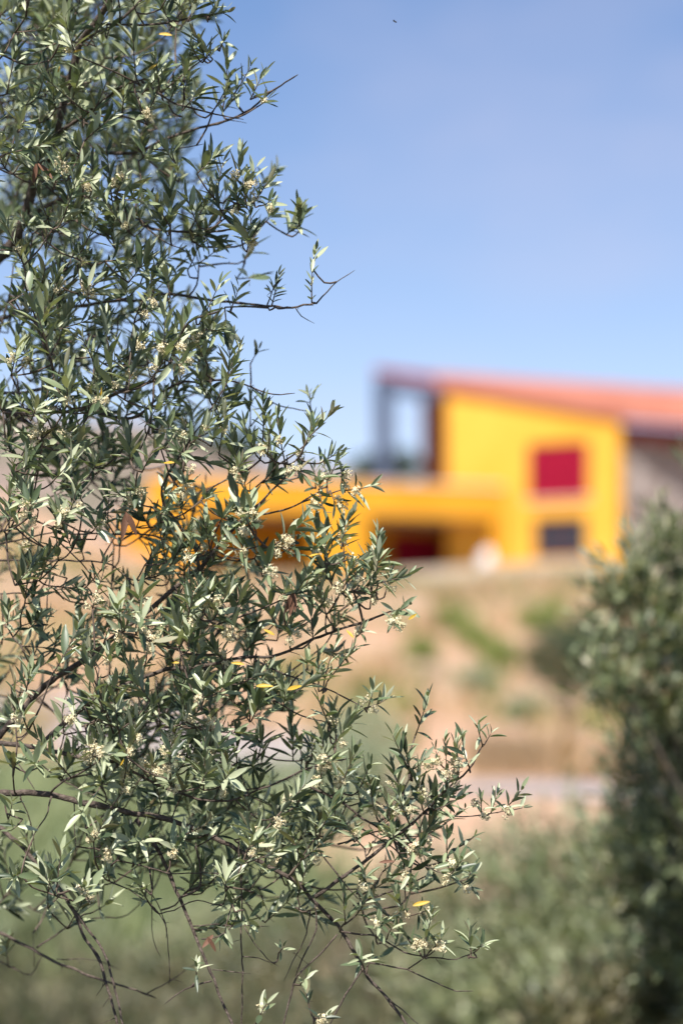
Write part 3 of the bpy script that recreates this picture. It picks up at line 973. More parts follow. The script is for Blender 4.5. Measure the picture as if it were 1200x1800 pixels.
# ------------------------------------------------------------------ the near olive tree
# traced limbs: (pixel x, pixel y) from base to tip, depth behind the front plane at both ends (m), thickness at both ends (mm)
LIMBS = [
    ([(-170, 1330), (-60, 1306), (50, 1312), (140, 1330), (205, 1338)], .28, .10, 13, 7),
    ([(-20, 1310), (25, 1265), (65, 1220), (100, 1190), (140, 1165), (200, 1120), (255, 1078), (300, 1040), (350, 1000), (385, 955), (440, 900), (468, 878)], .22, .05, 13, 6),
    ([(65, 1316), (110, 1275), (160, 1235), (220, 1205), (290, 1178), (350, 1172), (400, 1160), (480, 1152), (540, 1130), (600, 1105), (660, 1085), (692, 1074)], .16, .0, 11, 3.5),
    ([(-160, 1420), (-40, 1397), (30, 1393), (90, 1398), (150, 1412), (215, 1425), (300, 1442), (380, 1475), (450, 1512), (517, 1547), (553, 1587), (593, 1627), (623, 1677), (640, 1710), (680, 1757), (713, 1797), (730, 1830)], .14, .02, 15, 5),
    ([(-150, 1400), (-20, 1445), (20, 1470), (50, 1500), (80, 1535), (110, 1570), (130, 1600), (150, 1650), (175, 1690), (190, 1740), (205, 1800), (208, 1830)], .3, .08, 11, 4.5),
    ([(118, 1583), (140, 1612), (180, 1670), (200, 1730), (215, 1800), (220, 1830)], .2, .05, 5.5, 3.5),
    ([(-160, 1560), (-20, 1628), (60, 1670), (120, 1700), (200, 1728), (272, 1753)], .5, .3, 9, 3.5),
    ([(553, 1577), (610, 1537), (637, 1517), (657, 1503), (690, 1475), (745, 1427), (770, 1402), (800, 1372), (825, 1350), (851, 1308)], .02, -.04, 7.5, 3),
    ([(240, 1440), (270, 1480), (290, 1513), (310, 1567), (333, 1620), (357, 1673), (377, 1720), (400, 1780), (414, 1815)], .1, .0, 8, 4.5),
    ([(-110, 560), (-20, 470), (20, 430), (50, 360), (62, 310), (95, 240), (120, 150), (145, 72), (165, 42), (196, -5), (230, -60)], .6, .2, 28, 10),
    ([(145, 72), (200, 45), (252, -4), (280, -50)], .22, .12, 7, 4),
    ([(170, 42), (220, 43), (280, 40), (345, 32), (372, 25)], .14, .02, 5, 3),
    ([(62, 310), (85, 250), (130, 215), (165, 190), (210, 155), (250, 141), (292, 123)], .3, .02, 8, 3),
    ([(250, 143), (307, 180), (377, 200), (400, 207), (428, 209)], .04, .0, 4.5, 2),
    ([(50, 360), (80, 290), (120, 272), (235, 268), (300, 243), (400, 210), (440, 190), (480, 160), (523, 130)], .5, .03, 10, 2.5),
    ([(40, 390), (120, 345), (187, 360), (240, 382), (277, 404), (345, 408), (400, 403), (454, 399)], .5, .05, 9, 2.6),
    ([(-120, 620), (0, 545), (60, 490), (140, 435), (212, 388)], .75, .55, 11, 5),
    ([(-120, 600), (0, 562), (60, 546), (130, 540), (200, 530), (250, 527), (293, 517), (400, 530), (480, 538), (505, 541), (556, 533)], .55, .08, 10, 3.5),
    ([(556, 533), (575, 512), (592, 495), (623, 474)], .08, .06, 3, 1.2),
    ([(520, 541), (530, 555), (552, 569)], .08, .09, 2.4, 1.2),
    ([(-100, 760), (-30, 700), (50, 720), (145, 720), (205, 693), (275, 665), (297, 640), (330, 570), (387, 545)], .4, -.05, 10, 3.5),
    ([(272, 668), (267, 720), (262, 765)], .0, -.02, 4, 3),
    ([(-60, 690), (40, 690), (95, 665), (70, 585), (45, 500)], .4, -.03, 8, 2.5),
    ([(145, 718), (230, 735), (300, 680), (340, 670), (400, 669), (433, 675), (480, 692), (518, 690)], .2, .08, 7, 2),
    ([(440, 678), (490, 712), (548, 727)], .25, .3, 3, 2),
    ([(-120, 670), (-20, 705), (45, 740), (130, 800), (187, 830)], .5, .05, 14, 3),
    ([(0, 735), (60, 770), (100, 792), (150, 785), (205, 757)], .6, .65, 10, 5),
    ([(350, 1000), (345, 970), (320, 930), (285, 870), (310, 812), (333, 775), (367, 727)], .08, .0, 6, 2.5),
    ([(457, 884), (478, 862), (502, 839), (505, 800)], .04, .02, 4, 2.6),
    ([(462, 905), (517, 890), (552, 876), (605, 862)], .05, .0, 3.6, 2.2),
    ([(637, 1092), (628, 1060), (620, 1040), (607, 1000), (602, 955)], .0, -.02, 4, 2.2),
    ([(447, 1160), (500, 1184), (560, 1205), (600, 1223), (645, 1247)], .04, .02, 4, 2.2),
    ([(480, 1230), (530, 1257), (577, 1271)], .05, .02, 3.5, 2.2),
    ([(540, 1380), (597, 1410), (633, 1437), (663, 1453), (685, 1475), (740, 1522)], .04, .03, 5, 3),
    ([(660, 1453), (697, 1410), (723, 1357)], .03, .0, 4.2, 2.8),
    ([(757, 1420), (792, 1434), (845, 1434), (903, 1421)], -.02, -.02, 3, 1.8),
    ([(593, 1484), (657, 1463), (700, 1455)], .05, .02, 3.5, 2.4),
    ([(560, 1490), (567, 1503), (600, 1547), (630, 1582)], .06, .06, 4, 2.5),
    ([(620, 1592), (650, 1580), (687, 1567), (763, 1534)], .03, .03, 4.2, 2),
    ([(597, 1638), (650, 1646), (687, 1660), (727, 1677), (787, 1687), (813, 1682), (832, 1674)], .03, -.02, 3.8, 1.9),
    ([(645, 1692), (663, 1695), (717, 1703), (767, 1727), (800, 1743), (830, 1741)], .03, .0, 3.6, 2),
    ([(717, 1704), (745, 1684), (775, 1664)], .02, .0, 2.6, 1.8),
    ([(683, 1757), (705, 1775), (740, 1803)], .03, .03, 3, 2),
    ([(634, 1706), (617, 1735), (600, 1760), (577, 1803)], .02, .02, 3.8, 2.8),
    ([(593, 1643), (555, 1685), (523, 1717), (513, 1750), (500, 1793), (495, 1815)], .03, .02, 3, 3.4),
    ([(553, 1590), (553, 1632), (536, 1675), (520, 1717)], .03, .03, 3, 2.6),
    ([(545, 1600), (537, 1640), (515, 1690), (500, 1722)], .06, .05, 2.6, 1.4),
    ([(625, 1450), (700, 1500), (712, 1545), (715, 1600)], .03, .0, 3, 2.2),
    ([(318, 1577), (347, 1562), (352, 1527), (345, 1480)], .04, .02, 5, 3),
    ([(205, 1512), (250, 1522), (293, 1533), (345, 1535), (405, 1536)], .03, .02, 3, 1.8),
    ([(190, 1548), (240, 1572), (280, 1605), (292, 1632), (290, 1650)], .12, .08, 3, 1.6),
    ([(208, 1536), (250, 1555), (283, 1600), (296, 1650), (297, 1735)], .18, .15, 2.6, 1.5),
    ([(268, 1520), (268, 1600), (268, 1640), (283, 1683)], .2, .2, 2.6, 1.3),
    ([(280, 1608), (305, 1600), (345, 1583), (400, 1595)], .06, .04, 2.4, 1.8),
    ([(340, 1628), (370, 1627), (430, 1625), (472, 1626)], .03, .03, 2.6, 1.5),
    ([(355, 1652), (385, 1645), (410, 1625), (420, 1600)], .02, .02, 2.8, 2),
    ([(372, 1724), (340, 1732), (310, 1748), (290, 1765)], .0, .0, 3.2, 2),
    ([(373, 1705), (405, 1708), (440, 1712)], .0, .0, 2.2, 1.4),
    ([(420, 1480), (423, 1560), (424, 1650), (427, 1720), (426, 1810)], .05, .05, 3.2, 2.4),
    ([(427, 1681), (455, 1684), (485, 1695)], .05, .03, 2.2, 1.4),
    ([(430, 1630), (445, 1655), (470, 1685), (490, 1700)], .05, .02, 2.4, 1.4),
    ([(65, 1667), (95, 1645), (130, 1622), (180, 1613), (225, 1608), (262, 1570)], .42, .45, 4, 1.8),
    ([(0, 1690), (30, 1705), (55, 1712), (75, 1680)], .5, .45, 3, 2),
    ([(60, 1700), (60, 1640)], .45, .45, 1.8, 1.4),
    ([(100, 1685), (160, 1687), (215, 1705)], .4, .42, 2.4, 1.4),
    ([(255, 1748), (300, 1722), (350, 1692)], .32, .4, 3, 1.6),
    ([(35, 1392), (55, 1450), (63, 1500)], .16, .2, 3, 1.4),
    ([(90, 1400), (80, 1440), (60, 1465), (55, 1490)], .1, .05, 3.2, 1.6),
    ([(130, 1408), (132, 1460), (135, 1500)], .12, .12, 2.4, 1.6),
    ([(88, 1395), (110, 1372), (150, 1352), (200, 1320)], .1, .02, 4, 3),
    ([(10, 1320), (35, 1345), (65, 1390)], .2, .15, 3, 2),
    ([(60, 1330), (100, 1365), (165, 1400), (200, 1420)], .2, .1, 3, 2),
    ([(-60, 985), (20, 985), (133, 985), (187, 990), (217, 1010), (240, 1034)], .3, .1, 4.5, 2.4),
    ([(-80, 975), (0, 957), (60, 942), (110, 930)], .3, .2, 4.5, 2.5),
    ([(120, 938), (180, 938), (242, 939), (290, 950)], .2, .08, 3, 3),
    ([(87, 950), (87, 1020), (82, 1085)], .2, .2, 3, 2.2),
    ([(-40, 1045), (53, 1041), (90, 1043), (110, 1035), (152, 1033)], .3, .15, 3.5, 1.6),
    ([(120, 965), (150, 1000), (200, 1060), (240, 1090)], .15, .1, 2.6, 2),
    ([(280, 1125), (240, 1115), (205, 1112)], .0, -.08, 3.5, 2.4),
    ([(280, 1125), (330, 1150), (390, 1150)], .0, .05, 3, 4),
    ([(240, 1180), (245, 1240), (262, 1290)], .08, .05, 3, 2),
    ([(275, 1195), (280, 1250), (283, 1300)], .08, .06, 3, 2),
    ([(150, 1240), (175, 1215), (165, 1160)], .05, -.04, 3, 2),
    ([(200, 1290), (180, 1230), (155, 1170)], .0, -.06, 3.5, 2.2),
    ([(205, 1338), (260, 1370), (330, 1400), (400, 1405), (470, 1380), (560, 1345), (620, 1330)], .1, .05, 6, 2.6),
    ([(125, 313), (160, 325), (198, 351)], .05, .02, 2.6, 1.4),
    ([(283, 165), (330, 125), (370, 95), (392, 80)], .05, .04, 3, 2),
    ([(322, 185), (323, 160), (325, 140)], .02, .0, 2.2, 1.6),
    ([(270, 262), (300, 262), (358, 253)], .1, .12, 2.6, 1.4),
    ([(350, 468), (400, 463), (430, 460), (452, 405)], .4, .42, 4, 2.2),
    ([(258, 400), (290, 425), (325, 440), (348, 477)], .15, .12, 3, 1.4),
]
# sprays of leaves traced along the outline: base, tip, depth, pairs, size, kind (r rosette / s long shoot), flower clusters
SPR = [
    (330, 38, 350, -8, .03, 4, 1, 's', 0), (362, 28, 398, 22, .02, 3, .9, 's', 1), (368, 30, 378, 8, .04, 3, .7, 'r', 0), (300, 38, 285, 8, .08, 4, 1, 's', 0),
    (350, 105, 335, 78, .05, 3, .8, 'r', 0), (388, 82, 392, 68, .04, 3, .9, 'r', 1), (325, 145, 322, 112, .0, 3, .8, 's', 0), (323, 165, 330, 140, .0, 2, .7, 'r', 0),
    (398, 160, 398, 95, .2, 5, 1, 's', 2), (412, 165, 440, 118, .15, 4, .8, 's', 2), (440, 175, 462, 130, .05, 3, .9, 's', 2), (452, 188, 470, 175, .0, 3, .8, 'r', 1), (375, 195, 400, 150, .1, 4, .8, 's', 1),
    (280, 150, 275, 105, .0, 4, 1.1, 's', 1), (240, 140, 235, 60, .0, 4, 1.2, 's', 1), (135, 98, 115, 30, -.05, 6, 1.3, 's', 1), (300, 175, 310, 150, .1, 3, .7, 's', 0),
    (345, 200, 330, 170, .08, 2, .7, 'r', 3), (320, 205, 300, 200, .1, 1, .7, 'r', 3),
    (380, 352, 392, 285, .05, 4, 1, 's', 1), (408, 340, 425, 268, .03, 4, 1.05, 's', 1), (432, 352, 450, 295, .02, 4, .95, 's', 1), (452, 348, 476, 312, .0, 4, .85, 's', 1), (455, 362, 478, 350, .0, 3, .8, 'r', 1), (395, 385, 372, 335, .05, 3, 1, 's', 0), (420, 370, 415, 340, .05, 3, .8, 'r', 1),
    (350, 400, 330, 350, .05, 4, 1.1, 's', 0), (300, 400, 300, 330, .08, 5, 1.2, 's', 0), (300, 400, 270, 350, .05, 4, 1.1, 's', 0),
    (548, 532, 549, 470, .05, 4, .6, 's', 0), (549, 472, 555, 440, .05, 4, .75, 'r', 0), (478, 536, 490, 485, .1, 4, .7, 's', 1), (470, 535, 482, 500, .12, 3, .7, 'r', 1),
    (428, 462, 452, 402, .42, 4, 1.1, 's', 4), (350, 462, 388, 432, .28, 4, .9, 's', 1), (330, 475, 350, 430, .25, 3, .9, 's', 0), (415, 490, 455, 485, .42, 1, 1.2, 'r', 3),
    (395, 540, 400, 600, .1, 3, .9, 's', 0), (405, 545, 420, 505, .1, 3, .8, 's', 0), (400, 670, 405, 605, .0, 4, 1.15, 's', 0), (393, 668, 420, 615, .0, 3, 1, 's', 0), (380, 720, 410, 645, .02, 4, 1.1, 's', 0),
    (548, 726, 545, 690, .3, 3, .9, 'r', 1), (440, 750, 440, 700, .32, 5, .9, 'r', 2), (365, 640, 340, 590, .1, 4, 1, 's', 0), (440, 640, 455, 615, .35, 2, .8, 'r', 0),
    (470, 802, 476, 742, .0, 4, .95, 's', 1), (500, 808, 488, 735, .0, 5, 1, 's', 1), (530, 800, 548, 748, .0, 4, .95, 's', 1), (540, 772, 580, 728, -.02, 4, .95, 's', 0), (560, 815, 592, 795, .0, 4, .85, 's', 1), (575, 845, 597, 803, .0, 4, .85, 's', 1), (600, 862, 600, 825, .0, 3, .8, 'r', 2), (605, 862, 650, 855, -.02, 2, 1, 's', 1), (560, 860, 570, 900, .0, 3, .9, 'r', 2), (450, 800, 430, 750, .05, 4, 1, 's', 1), (505, 815, 530, 830, .0, 3, .9, 'r', 2), (580, 862, 590, 885, .0, 3, .8, 'r', 2), (420, 830, 410, 770, .05, 5, 1.1, 's', 0), (385, 800, 395, 730, .05, 5, 1.1, 's', 0),
    (445, 938, 412, 862, -.08, 5, 1.3, 's', 3), (450, 935, 440, 870, -.08, 4, 1.25, 's', 3), (480, 960, 530, 920, -.06, 5, 1.2, 's', 3), (470, 970, 470, 1010, -.06, 3, 1.2, 'r', 2), (490, 975, 520, 950, -.05, 3, 1.1, 'r', 3), (455, 960, 400, 965, -.05, 3, 1.1, 's', 1), (370, 970, 360, 920, .0, 4, 1.2, 's', 1), (375, 985, 390, 940, .0, 4, 1.1, 'r', 1),
    (550, 985, 555, 935, -.02, 4, 1.05, 's', 1), (570, 980, 572, 932, -.02, 4, 1, 's', 1), (600, 965, 607, 925, -.02, 4, .9, 's', 1), (612, 975, 635, 985, -.02, 3, .9, 'r', 1), (585, 1030, 560, 990, -.02, 4, 1, 's', 1), (600, 1040, 615, 1000, -.02, 4, .9, 's', 1),
    (655, 1030, 665, 975, -.02, 4, 1, 's', 1), (665, 1025, 715, 1012, -.03, 4, 1, 's', 0), (650, 1070, 655, 1030, .0, 3, .9, 'r', 2), (675, 1050, 685, 1010, -.02, 4, .9, 'r', 1), (692, 1078, 690, 1095, -.02, 3, .8, 'r', 3), (630, 1030, 620, 990, .0, 3, .9, 's', 1), (690, 1074, 718, 1064, -.02, 2, .8, 's', 0),
    (575, 1085, 560, 1030, .0, 4, 1, 's', 2), (550, 1125, 545, 1060, .0, 4, 1.1, 's', 1), (510, 1140, 512, 1100, .0, 4, 1.1, 'r', 2),
    (575, 1198, 620, 1140, .0, 4, .95, 's', 0), (570, 1197, 590, 1132, .0, 4, .95, 's', 0), (560, 1200, 560, 1155, .0, 3, .9, 's', 0), (640, 1245, 680, 1228, -.02, 3, .9, 'r', 1), (645, 1247, 655, 1215, .0, 3, .9, 'r', 1), (625, 1120, 640, 1105, .0, 2, .8, 'r', 2),
    (590, 1308, 593, 1245, .02, 4, 1, 's', 1), (577, 1272, 560, 1230, .02, 3, .95, 's', 0), (590, 1305, 620, 1258, .0, 4, .95, 's', 1), (575, 1330, 565, 1290, .0, 3, 1, 's', 0), (600, 1380, 628, 1315, .0, 5, 1, 's', 2), (560, 1385, 570, 1325, .0, 5, 1, 's', 3), (630, 1390, 650, 1345, .0, 4, .9, 's', 1), (545, 1350, 590, 1335, .0, 3, 1, 'r', 3),
    (722, 1360, 690, 1293, -.02, 5, 1, 's', 0), (723, 1358, 712, 1295, -.02, 3, .95, 's', 0), (725, 1352, 748, 1332, -.02, 3, .9, 'r', 1), (705, 1400, 690, 1350, .0, 4, .95, 's', 1),
    (785, 1385, 782, 1305, -.04, 5, .9, 's', 2), (805, 1368, 800, 1300, -.04, 5, .9, 's', 2), (825, 1350, 812, 1295, -.04, 4, .9, 's', 1), (848, 1312, 838, 1275, -.04, 3, .95, 'r', 0), (850, 1310, 862, 1290, -.04, 2, .75, 'r', 0), (775, 1345, 765, 1320, -.03, 2, .7, 'r', 3),
    (885, 1424, 915, 1390, -.02, 4, .9, 's', 1), (862, 1430, 872, 1400, -.02, 3, .8, 's', 1), (846, 1433, 845, 1405, -.02, 2, .7, 's', 1), (895, 1424, 918, 1420, -.02, 2, .7, 'r', 0),
    (745, 1430, 735, 1360, -.02, 6, 1.05, 's', 2), (720, 1450, 700, 1390, -.02, 5, 1.05, 's', 2), (760, 1425, 810, 1400, -.02, 3, .95, 's', 0), (690, 1470, 680, 1410, .0, 5, 1.05, 's', 2), (735, 1480, 760, 1440, .0, 5, 1, 's', 3), (700, 1500, 740, 1490, -.02, 5, 1.05, 'r', 3), (725, 1510, 720, 1540, .0, 4, 1, 'r', 2), (660, 1430, 650, 1380, .0, 5, 1, 's', 2),
    (800, 1492, 832, 1472, .02, 2, .95, 's', 0), (785, 1500, 785, 1465, .02, 2, .9, 's', 0), (740, 1520, 790, 1540, .0, 2, 1.1, 's', 1), (790, 1540, 812, 1512, -.02, 4, .9, 's', 2), (800, 1545, 825, 1560, -.02, 3, .85, 'r', 2),
    (645, 1568, 640, 1530, .0, 4, .95, 'r', 1), (715, 1612, 695, 1570, .0, 3, 1.05, 's', 1), (718, 1610, 750, 1600, .0, 3, .95, 'r', 2), (607, 1622, 603, 1570, .0, 4, 1, 's', 0), (625, 1610, 645, 1580, .0, 3, .9, 's', 0),
    (745, 1668, 758, 1610, -.02, 5, .95, 's', 3), (735, 1670, 700, 1630, -.01, 3, .95, 's', 2), (755, 1672, 775, 1650, -.01, 3, .9, 'r', 2), (660, 1648, 668, 1620, .0, 3, .95, 'r', 1), (680, 1650, 690, 1630, .0, 3, .85, 'r', 0),
    (828, 1677, 824, 1640, -.02, 3, .9, 's', 0), (832, 1675, 848, 1660, -.02, 3, .8, 'r', 0), (640, 1704, 630, 1680, .0, 4, .9, 'r', 0), (645, 1700, 655, 1680, .0, 3, .8, 'r', 0),
    (548, 1785, 538, 1740, -.01, 4, .95, 's', 1), (550, 1788, 575, 1785, -.01, 3, .85, 'r', 1), (528, 1730, 540, 1715, .0, 2, .7, 'r', 0), (450, 1800, 468, 1765, .0, 3, .9, 'r', 1), (345, 1725, 345, 1695, .0, 3, .75, 'r', 0), (490, 1675, 498, 1665, .02, 2, .6, 'r', 0), (430, 1600, 440, 1625, .02, 3, .9, 'r', 1), (455, 1560, 470, 1600, .03, 3, .95, 's', 0), (408, 1590, 395, 1640, .02, 2, 1, 'r', 0),
    (98, 1575, 78, 1535, -.05, 4, 1.25, 'r', 0), (100, 1560, 108, 1495, -.03, 4, 1.25, 's', 0), (160, 1588, 150, 1560, -.06, 5, 1.2, 'r', 2), (165, 1480, 185, 1440, -.03, 5, 1.15, 's', 2), (175, 1500, 195, 1495, -.03, 3, .95, 'r', 2), (150, 1440, 140, 1420, .0, 3, 1.1, 'r', 0), (15, 1440, 22, 1410, .12, 3, 1, 'r', 0), (40, 1440, 20, 1460, .1, 2, .9, 'r', 0),
    (20, 1560, 5, 1490, .6, 5, 1.3, 's', 0), (30, 1580, 45, 1530, .65, 5, 1.2, 's', 0), (-10, 1590, 20, 1600, .6, 5, 1.2, 's', 0), (15, 1700, 10, 1660, .5, 5, 1.1, 'r', 0), (60, 1600, 90, 1610, .6, 4, 1.1, 's', 0), (90, 1560, 60, 1510, .5, 4, 1.2, 's', 0),
    (215, 1112, 208, 1068, -.12, 5, 1.4, 'r', 0), (240, 1116, 250, 1085, -.1, 4, 1.3, 'r', 1), (260, 1120, 270, 1130, -.08, 3, 1.2, 'r', 3), (315, 1140, 310, 1085, -.06, 5, 1.35, 's', 1), (330, 1090, 340, 1040, -.06, 5, 1.2, 's', 1), (360, 1080, 350, 1030, -.05, 5, 1.25, 's', 1), (355, 1250, 355, 1205, -.08, 5, 1.35, 'r', 1), (375, 1090, 400, 1040, -.04, 5, 1.15, 's', 1),
    (135, 1280, 130, 1240, -.04, 4, 1.25, 'r', 2), (195, 1275, 150, 1160, -.06, 7, 1.25, 's', 0), (210, 1290, 200, 1210, -.06, 4, 1.25, 's', 0), (220, 1330, 240, 1270, -.06, 5, 1.2, 's', 2), (300, 1370, 300, 1320, -.06, 5, 1.2, 'r', 3), (165, 1310, 180, 1330, -.04, 3, 1.1, 'r', 4),
    (95, 650, 45, 495, -.05, 7, 1.3, 's', 0), (75, 590, 82, 520, -.06, 3, 1.3, 's', 0), (200, 690, 185, 560, -.08, 7, 1.3, 's', 1), (225, 690, 235, 610, -.08, 5, 1.2, 's', 1), (285, 640, 290, 550, -.08, 6, 1.2, 's', 2), (300, 630, 330, 560, -.06, 6, 1.15, 's', 1), (290, 632, 320, 640, -.06, 4, 1.1, 'r', 4), (120, 715, 115, 650, -.06, 5, 1.2, 's', 1), (20, 660, 30, 610, -.04, 5, 1.2, 's', 1), (350, 570, 385, 500, .0, 4, 1, 's', 0), (150, 715, 180, 700, -.06, 4, 1.0, 'r', 3), (65, 780, 72, 750, -.03, 3, 1.0, 'r', 4),
    (335, 870, 325, 850, -.03, 5, 1.05, 'r', 4), (50, 910, 55, 880, -.02, 4, 1.1, 'r', 4), (110, 930, 105, 900, -.02, 4, 1.1, 'r', 3), (230, 810, 225, 770, -.02, 5, 1.2, 's', 0), (250, 830, 270, 790, -.02, 4, 1.2, 's', 0),
]
GRID = """
98566100000
98773100000
99883100000
99873000000
98668510000
76277210000
56663000000
78897200000
89996100000
88887200000
87788221000
67687322100
54588441000
53368543300
64779963100
55669763000
44789852100
45899733110
32699855431
22689877351
14466762121
02211121220
10000000010
00000000000
""".split()

tree = empty("olive_tree", (T(-230, 1500, .45).x, T(-230, 1500, .45).y, 0))
tree.location.z = gz(tree.location.x, tree.location.y)
tag(tree, "near olive tree in flower with grey green leaves spreading from the left edge", "tree")

nodes_p, nodes_r = [], []


def catmull(pts, step=0.012):
    pts = [Vector(p) for p in pts]
    if len(pts) == 2:
        pts = [pts[0], pts[0].lerp(pts[1], .5), pts[1]]
    ext = [pts[0] * 2 - pts[1]] + pts + [pts[-1] * 2 - pts[-2]]
    out = []
    for i in range(1, len(ext) - 2):
        p0, p1, p2, p3 = ext[i - 1:i + 3]
        n = max(2, int((p2 - p1).length / step))
        for k in range(n):
            t = k / n
            out.append(0.5 * ((2 * p1) + (p2 - p0) * t + (2 * p0 - 5 * p1 + 4 * p2 - p3) * t * t + (3 * p1 - p0 - 3 * p2 + p3) * t ** 3))
    out.append(pts[-1])
    return out


def wob(p, s, amp):
    return Vector(mnoise.noise_vector(p * s)) * amp


def add_limb(mb, world_pts, d0, d1, sides=7, reg=True, knots=True):
    pts = catmull(world_pts)
    n = len(pts)
    P, R = [], []
    for i, p in enumerate(pts):
        t = i / (n - 1)
        r = (d0 + (d1 - d0) * t ** .8) * .0005
        if knots: r *= 1 + .16 * mnoise.noise(p * 60) + (.22 if random.random() < .09 else 0)
        P.append(p + wob(p, 14, .0035) * min(1, t * 4) * (1 if n > 8 else .4) + wob(p, 48, .0022))
        R.append(r)
        if reg and i % 2 == 0:
            nodes_p.append(P[-1]); nodes_r.append(r)
    # end bud taper
    R[-1] *= .5
    mb.tube(P, R, sides)
    return P, R


# trunk out of the frame at the left, with a fork
fork = T(-190, 900, .5)
tb = Vector(tree.location)
trunk = MB()
add_limb(trunk, [tb - Vector((0, 0, .15)), tb.lerp(fork, .3) + Vector((.03, .02, 0)), tb.lerp(fork, .65) + Vector((-.03, 0, 0)), fork, T(-150, 700, .55), T(-110, 560, .6)], 120, 34, 12)
add_limb(trunk, [T(-190, 900, .5), T(-230, 650, .6), T(-210, 380, .7), T(-140, 120, .7), T(-90, -160, .6), T(-60, -420, .6)], 60, 16, 9)
for (a, b, c, da) in (((-205, 1150, .47), (-180, 1260, .38), (-170, 1330, .28), 20), ((-215, 1250, .46), (-180, 1380, .3), (-160, 1420, .14), 22), ((-215, 1240, .46), (-185, 1350, .38), (-150, 1400, .3), 18),
                      ((-220, 1400, .45), (-190, 1500, .5), (-160, 1560, .5), 14), ((-130, 620, .6), (-125, 600, .6), (-120, 600, .55), 16), ((-135, 640, .58), (-128, 625, .65), (-120, 620, .75), 16),
                      ((-170, 800, .52), (-130, 720, .5), (-120, 670, .5), 18), ((-190, 900, .5), (-140, 820, .45), (-100, 760, .4), 16), ((-190, 920, .5), (-120, 800, .5), (-60, 690, .4), 12),
                      ((-195, 1000, .48), (-130, 990, .4), (-60, 985, .3), 9), ((-195, 1020, .48), (-130, 1000, .4), (-80, 975, .3), 9), ((-198, 1060, .48), (-100, 1050, .4), (-40, 1045, .3), 8),
                      ((-180, 1330, .3), (-100, 1320, .25), (-20, 1310, .22), 16)):
    add_limb(trunk, [T(*a), T(*b), T(*c)], da * 1.2, da * .85, 8)
trunk.build("trunk", M['bark'], tree, True)

for pts, d0, d1, w0, w1 in LIMBS:
    n = len(pts)
    mb = MB()
    wp = [T(x, y, d0 + (d1 - d0) * i / (n - 1)) for i, (x, y) in enumerate(pts)]
    P, R = add_limb(mb, wp, w0, w1, 8 if w0 > 6 else 6)
    # small spurs and pedicels left along the older wood
    for i in range(3, len(P) - 1):
        if random.random() < .16:
            t = (P[i + 1] - P[i - 1]).normalized()
            s = t.cross(Vector((random.uniform(-1, 1), random.uniform(-1, 1), random.uniform(-1, 1)))).normalized()
            l = random.choice([.004, .006, .01, .018, .03]) * random.uniform(.7, 1.3)
            q = P[i] + (s + t * random.uniform(0, .8)).normalized() * l
            mb.tube([P[i], P[i].lerp(q, .5) + wob(q, 200, .002), q], [R[i] * .4, .0006, .0004], 4)
    mb.build("branch", M['bark'], tree, True)

# leaf shapes: length 1 along y, width 1 along x, upper face +z
def leaf_shape(bend, fold, twist, fat=1.0, skew=0.0):
    ts = [0, .1, .28, .5, .72, .9, 1]
    hw = [.06, .26, .45, .5, .40, .2, .0]
    vs, fs = [], []
    for i, (t, h) in enumerate(zip(ts, hw)):
        h *= fat
        z = bend * (t - t * t * .4) * -1 * t
        tw = twist * t
        x0 = skew * t * t
        if i == len(ts) - 1:
            vs.append((x0, t, z / 1))
        else:
            for s in (-1, 0, 1):
                x = s * h
                zz = z * 1.0 + (abs(s) * fold * h * .24)
                vs.append((x0 / .24 + x * math.cos(tw), t, zz + x * math.sin(tw) * .24))
    for i in range(len(ts) - 2):
        a = i * 3
        fs += [(a, a + 1, a + 4, a + 3), (a + 1, a + 2, a + 5, a + 4)]
    a = (len(ts) - 2) * 3
    fs += [(a, a + 1, a + 3), (a + 1, a + 2, a + 3)]
    return vs, fs


SHAPES = [leaf_shape(.12, .5, .1), leaf_shape(-.08, .35, -.25, 1.05), leaf_shape(.25, .6, .3, .95, .03), leaf_shape(.04, .8, -.1, .85), leaf_shape(.4, .4, .2, 1.0, -.04), leaf_shape(-.2, .6, .5, .9), leaf_shape(.15, .2, -.5, 1.15, .04), leaf_shape(.1, 1.2, .0, .9, -.02)]
LEAVES = []     # (shape, matrix, rnd, score)
CLUSTERS = []   # flower clusters: (matrix)
twigs = MB()
pedicels = MB()
camv = Vector((0, 0, EYE))


def frame(loc, d, n, L, W):
    d = d.normalized()
    s = d.cross(n)
    if s.length < 1e-4: s = d.cross(Vector((1, .2, .1)))
    s.normalize()
    n = s.cross(d)
    m = Matrix(((s.x * W, d.x * L, n.x * L, loc.x), (s.y * W, d.y * L, n.y * L, loc.y), (s.z * W, d.z * L, n.z * L, loc.z), (0, 0, 0, 1)))
    return m


UP = Vector((0, 0, 1))


def rv(s=1.0):
    return Vector((random.gauss(0, s), random.gauss(0, s), random.gauss(0, s)))


